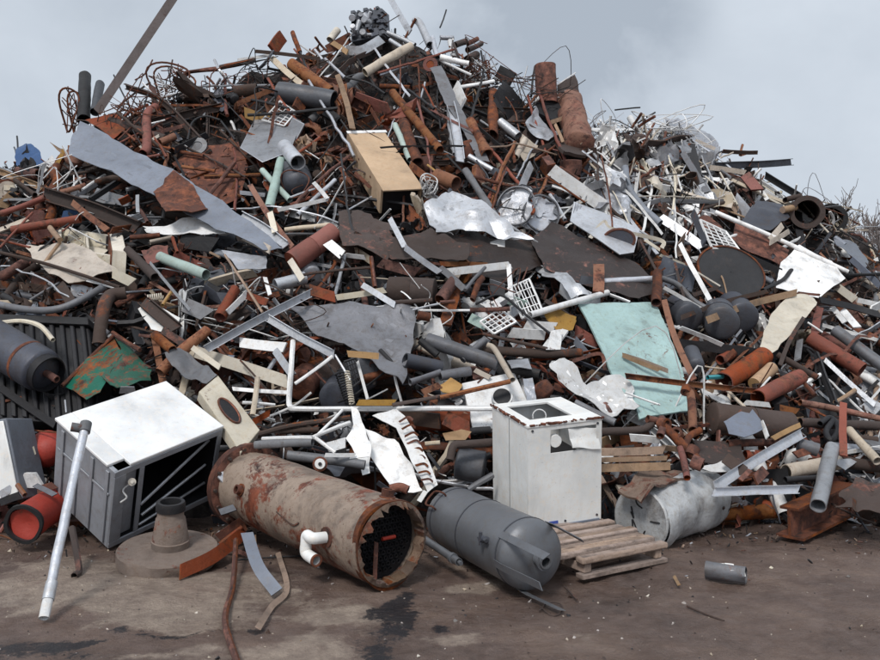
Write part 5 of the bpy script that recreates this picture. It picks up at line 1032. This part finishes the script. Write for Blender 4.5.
# ------------------------------------------------------------------ visibility: drop what nothing shows of, sink specks into the mass
bpy.context.view_layer.update()
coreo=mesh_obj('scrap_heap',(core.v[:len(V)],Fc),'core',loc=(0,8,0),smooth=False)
bpy.context.view_layer.update()
from mathutils.bvhtree import BVHTree
def topof(o):
    while o.parent: o=o.parent
    return o
AV=[];AF=[];AI=[];names=[]
for o in bpy.data.objects:
    if o.type!='MESH': continue
    mw=o.matrix_world; n0=len(AV); AV.extend([mw@v.co for v in o.data.vertices]); names.append(topof(o).name); k_=len(names)-1
    for p_ in o.data.polygons: AF.append([n0+i_ for i_ in p_.vertices]); AI.append(k_)
bvh=BVHTree.FromPolygons(AV,AF)
hits={}; ST=2.0
for yi in range(int(660/ST)):
    for xi in range(int(880/ST)):
        x=xi*ST+.5*ST; y=yi*ST+.5*ST
        if y<sil(x)-60 or y>640: continue
        r=bvh.ray_cast(Vector(CAMV),Vector(P(x,y,1.)-CAMV))
        if r[0] is not None:
            h=hits.setdefault(names[AI[r[2]]],[0,0,0]); h[0]+=1; h[1]+=x; h[2]+=y
del AV,AF,AI,bvh
keep=[]; nsunk=0; cnt={}
order=sorted(FILL,key=lambda q:-hits.get(q[0].name,[0])[0])
ntraced={id(q[0]) for q in FILL[:NTR]}
for q in order:
    o,nn,m,k=q; h=hits.get(o.name,[0,0,0])[0]; base=o.name.split('.')[0]; 
    if h>=4 and cnt.get(base,0)<295: cnt[base]=cnt.get(base,0)+1; keep.append(q)
    else:
        me=o.data; loc=np.array(o.location); g=([np.array(v.co)+loc for v in me.vertices],[tuple(p_.vertices) for p_ in me.polygons]); 
        addc(g,m); bpy.data.objects.remove(o); nsunk+=1
for q in HEROES:
    h=hits.get(q[0].name,[0])[0]
    if h<6: print('HIDDEN HERO',q[0].name,q[1],h)
print('kept',len(keep),'sunk',nsunk,cnt)
bpy.data.objects.remove(coreo)
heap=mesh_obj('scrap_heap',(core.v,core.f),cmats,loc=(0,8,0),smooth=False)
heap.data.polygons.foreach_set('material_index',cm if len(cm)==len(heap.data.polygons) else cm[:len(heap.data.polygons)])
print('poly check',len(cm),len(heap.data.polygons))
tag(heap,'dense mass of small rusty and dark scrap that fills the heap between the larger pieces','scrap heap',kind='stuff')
# ------------------------------------------------------------------ labels for the loose pieces
anch=[]
for o,s_ in HEROES:
    h=hits.get(o.name)
    if h and h[0]>25: anch.append((h[1]/h[0],h[2]/h[0],s_,h[0]))
LB={}
for o,nn,m,k in keep:
    h=hits[o.name]; cx,cy=h[1]/h[0],h[2]/h[0]
    tilt=''
    if k in 'prbfwacis' and k!='s' :
        n_=len(o.data.vertices); A_=px_of(np.array(o.data.vertices[0].co)+np.array(o.location)); B_=px_of(np.array(o.data.vertices[n_-1].co)+np.array(o.location)) if k!='p' else px_of(np.array(o.data.vertices[n_//2-1].co)+np.array(o.location))
        dx,dy=B_[0]-A_[0],B_[1]-A_[1]; Lp=math.hypot(dx,dy); 
        if dx<0: dx,dy=-dx,-dy
        an=math.degrees(math.atan2(-dy,dx+1e-6))
        tilt='level' if abs(an)<14 else 'upright' if abs(an)>68 else ('right-rising' if an>0 else 'right-falling')
        size='long' if Lp>70 else 'short' if Lp<32 else ''
    else: size='large' if h[0]*ST*ST>500 else 'small'
    best=min(anch,key=lambda a:(a[0]-cx)**2+(a[1]-cy)**2)
    ex,ey=cx-best[0],cy-best[1]
    rel='above' if ey<-abs(ex) else 'below' if ey>abs(ex) else 'left of' if ex<0 else 'right of'
    near='just ' if math.hypot(ex,ey)<22 and rel in('above','below') else ''
    lb=' '.join(x for x in (size,tilt,PHR.get(m,m),nn) if x)+', '+near+rel+' '+best[2]
    LB.setdefault(lb,[]).append((cx,o)); o['category']={'pipe':'pipe','thin rod':'rod','wire tangle':'wire','sheet scrap':'metal sheet','flat strip':'metal strip','slat':'plank','open can':'can','small drum':'drum','angle iron':'angle iron','open case':'case'}.get(nn,nn)
    o['group']={'p':'loose pipes in the heap','r':'thin rods in the heap','s':'sheet scraps in the heap','t':'wire tangles in the heap','d':'small vessels and cases in the heap','w':'slats and planks in the heap'}.get(k,'loose bars and profiles in the heap')
ORD=['leftmost','second from left','third from left','fourth from left','fifth from left','sixth from left','seventh from left','eighth from left']
for lb,v in LB.items():
    v.sort(key=lambda q:q[0])
    for i,(cx,o) in enumerate(v):
        if len(v)==1: o['label']=lb
        elif i==len(v)-1: o['label']='rightmost '+lb
        else: o['label']=ORD[min(i,7)]+' '+lb
# ================================================================== GROUND
xs=np.concatenate([[-400,-120,-50,-25,-14,-9],np.arange(-6.5,7,.045),[9,14,25,50,120,400]]); ys=np.concatenate([[-60,-10,0,2,3],np.arange(3.6,8.2,.045),[9,11,15,25,50,120,400,900]])
V=[]; 
for y in ys:
    for x in xs:
        z=0
        if abs(x)<7 and 3<y<9:
            z=noise.noise(Vector((x*.9,y*1.2,0)))*.035+noise.noise(Vector((x*4,y*4,2)))*.012+noise.noise(Vector((x*13,y*13,5)))*.010+abs(noise.noise(Vector((x*2.2,y*7,11))))*.016
        V.append((x,y,z-.01))
nx=len(xs); Fc=[(j*nx+i,j*nx+i+1,(j+1)*nx+i+1,(j+1)*nx+i) for j in range(len(ys)-1) for i in range(nx-1)]
me=bpy.data.meshes.new('ground'); me.from_pydata(V,[],Fc); me.shade_smooth(); go=bpy.data.objects.new('ground',me); COL.objects.link(go); go['kind']='structure'
def blob(x,y,cx,cy,rx,ry): return math.exp(-(((x-cx)/rx)**2+((y-cy)/ry)**2))
tan=me.attributes.new('pale','FLOAT','POINT'); oil=me.attributes.new('oil','FLOAT','POINT'); tv=[];ov=[]
TB=[(90,590,110,26,1.),(180,612,70,22,1.),(250,580,60,20,.6),(470,583,32,10,1.),(350,615,70,22,.75),(300,650,60,14,.7),(445,640,40,10,.6),(60,560,60,14,.5),(520,570,50,10,.5),(830,590,80,14,.3),(620,640,120,12,.35),(150,655,90,9,.6)]
OB=[(413,590,12,9),(400,606,16,10),(386,628,20,13),(396,618,14,9),(370,650,20,9),(408,598,12,6),(440,628,16,6),(250,630,12,6),(205,600,12,3),(150,630,60,4),(20,650,60,8),(60,642,60,6)]
for (x,y,z) in V:
    if abs(x)<8 and 3.5<y<9:
        px,py=440+x/y*F,330+CAMH/y*F
        w=noise.noise(Vector((x*2.2,y*3,4)))*22; px+=w; py+=noise.noise(Vector((x*3,y*3,8)))*14
        tv.append(min(1,sum(a*blob(px,py,cx,cy,rx,ry) for cx,cy,rx,ry,a in TB))); ov.append(min(1,sum(blob(px,py,*b) for b in OB)))
    else: tv.append(0); ov.append(0)
tan.data.foreach_set('value',tv); oil.data.foreach_set('value',ov)
m=bpy.data.materials.new('dirt'); m.use_nodes=True; nt=m.node_tree;N=nt.nodes;L_=nt.links; b=N['Principled BSDF']; tc=N.new('ShaderNodeTexCoord')
def gn(s,d=8,r=.65):
    n=N.new('ShaderNodeTexNoise'); n.inputs['Scale'].default_value=s; n.inputs['Detail'].default_value=d; n.inputs['Roughness'].default_value=r; L_.new(tc.outputs['Object'],n.inputs['Vector']); return n.outputs['Fac']
def gr(src,p):
    r=N.new('ShaderNodeValToRGB'); e=r.color_ramp.elements
    while len(e)<len(p): e.new(.5)
    for q,(a,c) in zip(e,p): q.position=a; q.color=(c+(1,)) if isinstance(c,tuple) else (c,c,c,1)
    L_.new(src,r.inputs[0]); return r.outputs[0]
def gmx(f,a,c,bt='MIX'):
    x=N.new('ShaderNodeMix'); x.data_type='RGBA'; x.blend_type=bt
    for s,v in ((x.inputs[0],f),(x.inputs[6],a),(x.inputs[7],c)):
        if isinstance(v,tuple): s.default_value=v+(1,)
        elif isinstance(v,float): s.default_value=v
        else: L_.new(v,s)
    return x.outputs[2]
def gma(op,a,c):
    x=N.new('ShaderNodeMath'); x.operation=op
    for s,v in zip(x.inputs,(a,c)):
        if isinstance(v,(float,int)): s.default_value=v
        else: L_.new(v,s)
    return x.outputs[0]
base=gr(gn(1.3,10,.7),[(.32,(.050,.032,.026)),(.5,(.118,.078,.062)),(.68,(.20,.14,.11))])
base=gmx(gr(gn(9,8,.75),[(.40,.0),(.75,.55)]),base,(.20,.155,.14))
at=N.new('ShaderNodeAttribute'); at.attribute_name='pale'; ao=N.new('ShaderNodeAttribute'); ao.attribute_name='oil'
pf=gr(gma('ADD',at.outputs['Fac'],gma('MULTIPLY',gma('SUBTRACT',gn(3.2,10,.72),.5),1.5)),[(.42,0.),(.62,1.)])
base=gmx(gma('MULTIPLY',pf,.92),base,gr(gn(7,8,.7),[(.35,(.19,.145,.12)),(.65,(.36,.29,.235))]))
base=gmx(gr(gn(45,4,.7),[(.60,0.),(.72,.6)]),base,(.045,.035,.035))
of=gr(gma('ADD',ao.outputs['Fac'],gma('MULTIPLY',gma('SUBTRACT',gn(9,12,.82),.5),3.6)),[(.60,0.),(.80,1.)])
base=gmx(gma('MULTIPLY',of,.93),base,(.012,.012,.016))
L_.new(base,b.inputs['Base Color'])
wet=gr(gn(.9,6,.6),[(.42,.16),(.62,.75)]); L_.new(wet,b.inputs['Roughness']); b.inputs['Specular IOR Level'].default_value=.35
bp=N.new('ShaderNodeBump'); bp.inputs['Strength'].default_value=.8; bp.inputs['Distance'].default_value=.045; L_.new(gma('ADD',gn(10,10,.75),gma('MULTIPLY',gn(60,4,.7),.3)),bp.inputs['Height']); L_.new(bp.outputs[0],b.inputs['Normal'])
me.materials.append(m)
# grit: pebbles and crumbs nobody could count
g=Geo(); gm_=[]; GMAT=['stone','brown','beige','dark','ochre','cream']
for i in range(1500):
    y=rng.uniform(3.7,7.3); x=rng.uniform(-1,1)*y*.56; 
    if noise.noise(Vector((x*1.1,y*1.3,7)))<rng.uniform(-.5,.35): continue
    r=rng.uniform(.003,.011)*(1 if rng.random()<.93 else 2); k=6; z0=noise.noise(Vector((x*.9,y*1.2,0)))*.035+noise.noise(Vector((x*4,y*4,2)))*.012-.01
    c=np.array([x,y,z0+r*.25]); pts=[c+nrm(np.array(q)+rng.normal(size=3)*.35)*r*rng.uniform(.6,1.2) for q in ((1,0,0),(0,1,0),(-1,0,0),(0,-1,0),(0,0,.8),(0,0,-.8))]
    f_=[(0,1,4),(1,2,4),(2,3,4),(3,0,4),(1,0,5),(2,1,5),(3,2,5),(0,3,5)]; g.add((pts,f_)); gm_+= [int(rng.choice(6,p=[.3,.25,.15,.2,.02,.08]))]*8
o=mesh_obj('gravel',(g.v,g.f),GMAT,loc=(0,5,0),smooth=False); o.data.polygons.foreach_set('material_index',gm_[:len(o.data.polygons)]); tag(o,'fine pale and dark grit and crumbs scattered on the dirt yard','gravel',kind='stuff')
# ================================================================== bare trees far right
def tree(px,d,h,lb,seed):
    r_=random.Random(seed); x=(px-440)/F*d; t=thing('bare_tree',lb,'tree',(x,d,0),None,'bare trees far behind the heap'); gt=Geo(); gc=Geo()
    def br(p,dr,L,rad,lv):
        q=p+dr*L; mid=(p+q)/2+np.array([r_.gauss(0,1),r_.gauss(0,1),r_.gauss(0,1)])*L*.06
        (gt if lv<2 else gc).add(tube([p,mid,q],rad,None,5 if lv<2 else 3,raw=True,rs=[1,.85,.65]))
        if lv>=5: return
        for k in range(3 if lv<4 else 4):
            nd=nrm(dr+np.array([r_.gauss(0,.45),r_.gauss(0,.45),r_.gauss(.12,.3)])); br(p+(q-p)*r_.uniform(.5,1),nd,L*r_.uniform(.6,.8),max(.028,rad*.6),lv+1)
    br(np.array([x,d,0.]),nrm(np.array([r_.uniform(-.1,.1),0,1])),h*.32,h*.018,0)
    mesh_obj('trunk',gt,'bark',t); mesh_obj('crown',gc,'bark',t)
tree(872,62,14,'bare grey tree at the far right edge, tallest behind the heap',1)
tree(852,66,11.5,'lower bare tree left of the tallest one, seen past the big pipes',2)
tree(892,58,13,'bare tree mostly cut off by the right side of the photo',5)
tree(862,75,13.5,'thin bare tree between and behind the two nearer ones',8)
# ================================================================== sky, sun, camera
w=bpy.data.worlds.new('World'); sc.world=w; w.use_nodes=True; nt=w.node_tree; N=nt.nodes; L_=nt.links; bg=N['Background']
EL,AZ=math.radians(48),math.radians(200)
sk=N.new('ShaderNodeTexSky'); sk.sky_type='NISHITA'; sk.sun_disc=False; sk.sun_elevation=EL; sk.sun_rotation=AZ; sk.air_density=1; sk.dust_density=2
tc=N.new('ShaderNodeTexCoord'); mp=N.new('ShaderNodeMapping'); mp.inputs['Scale'].default_value=(1,1,1.35); L_.new(tc.outputs['Generated'],mp.inputs[0])
def wn(s,d,r,off=0,dist=.0):
    n=N.new('ShaderNodeTexNoise'); n.inputs['Scale'].default_value=s; n.inputs['Detail'].default_value=d; n.inputs['Roughness'].default_value=r; n.inputs['Distortion'].default_value=dist
    va=N.new('ShaderNodeVectorMath'); va.operation='ADD'; va.inputs[1].default_value=(off,off*.5,0); L_.new(mp.outputs[0],va.inputs[0]); L_.new(va.outputs[0],n.inputs['Vector']); return n.outputs['Fac']
def wma(op,a,c,cl=False):
    x=N.new('ShaderNodeMath'); x.operation=op; x.use_clamp=cl
    for s,v in zip(x.inputs,(a,c)):
        if isinstance(v,(float,int)): s.default_value=v
        else: L_.new(v,s)
    return x.outputs[0]
def dirmask(px,py,lo,hi):
    d=nrm(P(px,py,1.)-CAMV); x=N.new('ShaderNodeVectorMath'); x.operation='DOT_PRODUCT'; x.inputs[1].default_value=tuple(d); nm=N.new('ShaderNodeVectorMath'); nm.operation='NORMALIZE'; L_.new(tc.outputs['Generated'],nm.inputs[0]); L_.new(nm.outputs[0],x.inputs[0])
    mr=N.new('ShaderNodeMapRange'); mr.interpolation_type='SMOOTHERSTEP'; mr.inputs['From Min'].default_value=lo; mr.inputs['From Max'].default_value=hi; L_.new(x.outputs['Value'],mr.inputs['Value']); return mr.outputs[0]
c0=wn(2.2,6,.6,2.1,.3); c1=wn(5,6,.55,5.,.25)
# grey wisp right of the summit, sky darkened toward top left and right
wisp=wma('MULTIPLY',dirmask(552,35,.978,1.0),wma('MULTIPLY',wma('SUBTRACT',c1,.36,True),3.0))
corner_dark=wma('MULTIPLY',dirmask(20,10,.86,.995),.26); corner_dark2=wma('MULTIPLY',dirmask(800,60,.93,1.0),.16)
dk=wma('ADD',wma('ADD',wma('MULTIPLY',wisp,.62),corner_dark),corner_dark2)
cl=wma('ADD',wma('ADD',wma('MULTIPLY',c0,.34),wma('MULTIPLY',c1,.22)),.07)
rp=N.new('ShaderNodeValToRGB'); e=rp.color_ramp.elements; e[0].position=.0; e[0].color=(.33,.375,.435,1); e[1].position=.52; e[1].color=(.70,.755,.82,1); L_.new(wma('SUBTRACT',cl,wma('MULTIPLY',dk,.7)),rp.inputs[0])
sc_=N.new('ShaderNodeVectorMath'); sc_.operation='SCALE'; sc_.inputs['Scale'].default_value=13.0; L_.new(rp.outputs[0],sc_.inputs[0])
mx=N.new('ShaderNodeMix'); mx.data_type='RGBA'; mx.inputs[0].default_value=.97; L_.new(sk.outputs[0],mx.inputs[6]); L_.new(sc_.outputs[0],mx.inputs[7]); L_.new(mx.outputs[2],bg.inputs['Color']); bg.inputs['Strength'].default_value=.1
sun=bpy.data.lights.new('sun','SUN'); sun.energy=2.4; sun.angle=math.radians(14); sun.color=(1,.96,.91); so=bpy.data.objects.new('sun',sun); COL.objects.link(so)
sd=Vector((math.sin(AZ)*math.cos(EL),math.cos(AZ)*math.cos(EL),math.sin(EL))); so.rotation_euler=sd.to_track_quat('Z','Y').to_euler()
cam=bpy.data.cameras.new('camera'); cam.lens=35; cam.sensor_width=36; cam.clip_end=3000; cam.clip_start=.05
co=bpy.data.objects.new('camera',cam); COL.objects.link(co); co.location=(0,0,CAMH); co.rotation_euler=(math.radians(90),0,0); sc.camera=co
sc.view_settings.view_transform='Standard'; sc.view_settings.look='None'; sc.view_settings.gamma=1; sc.view_settings.exposure=0
sc.cycles.diffuse_bounces=2; sc.cycles.max_bounces=6
print('objects',len(bpy.data.objects),'verts heap',len(core.v))
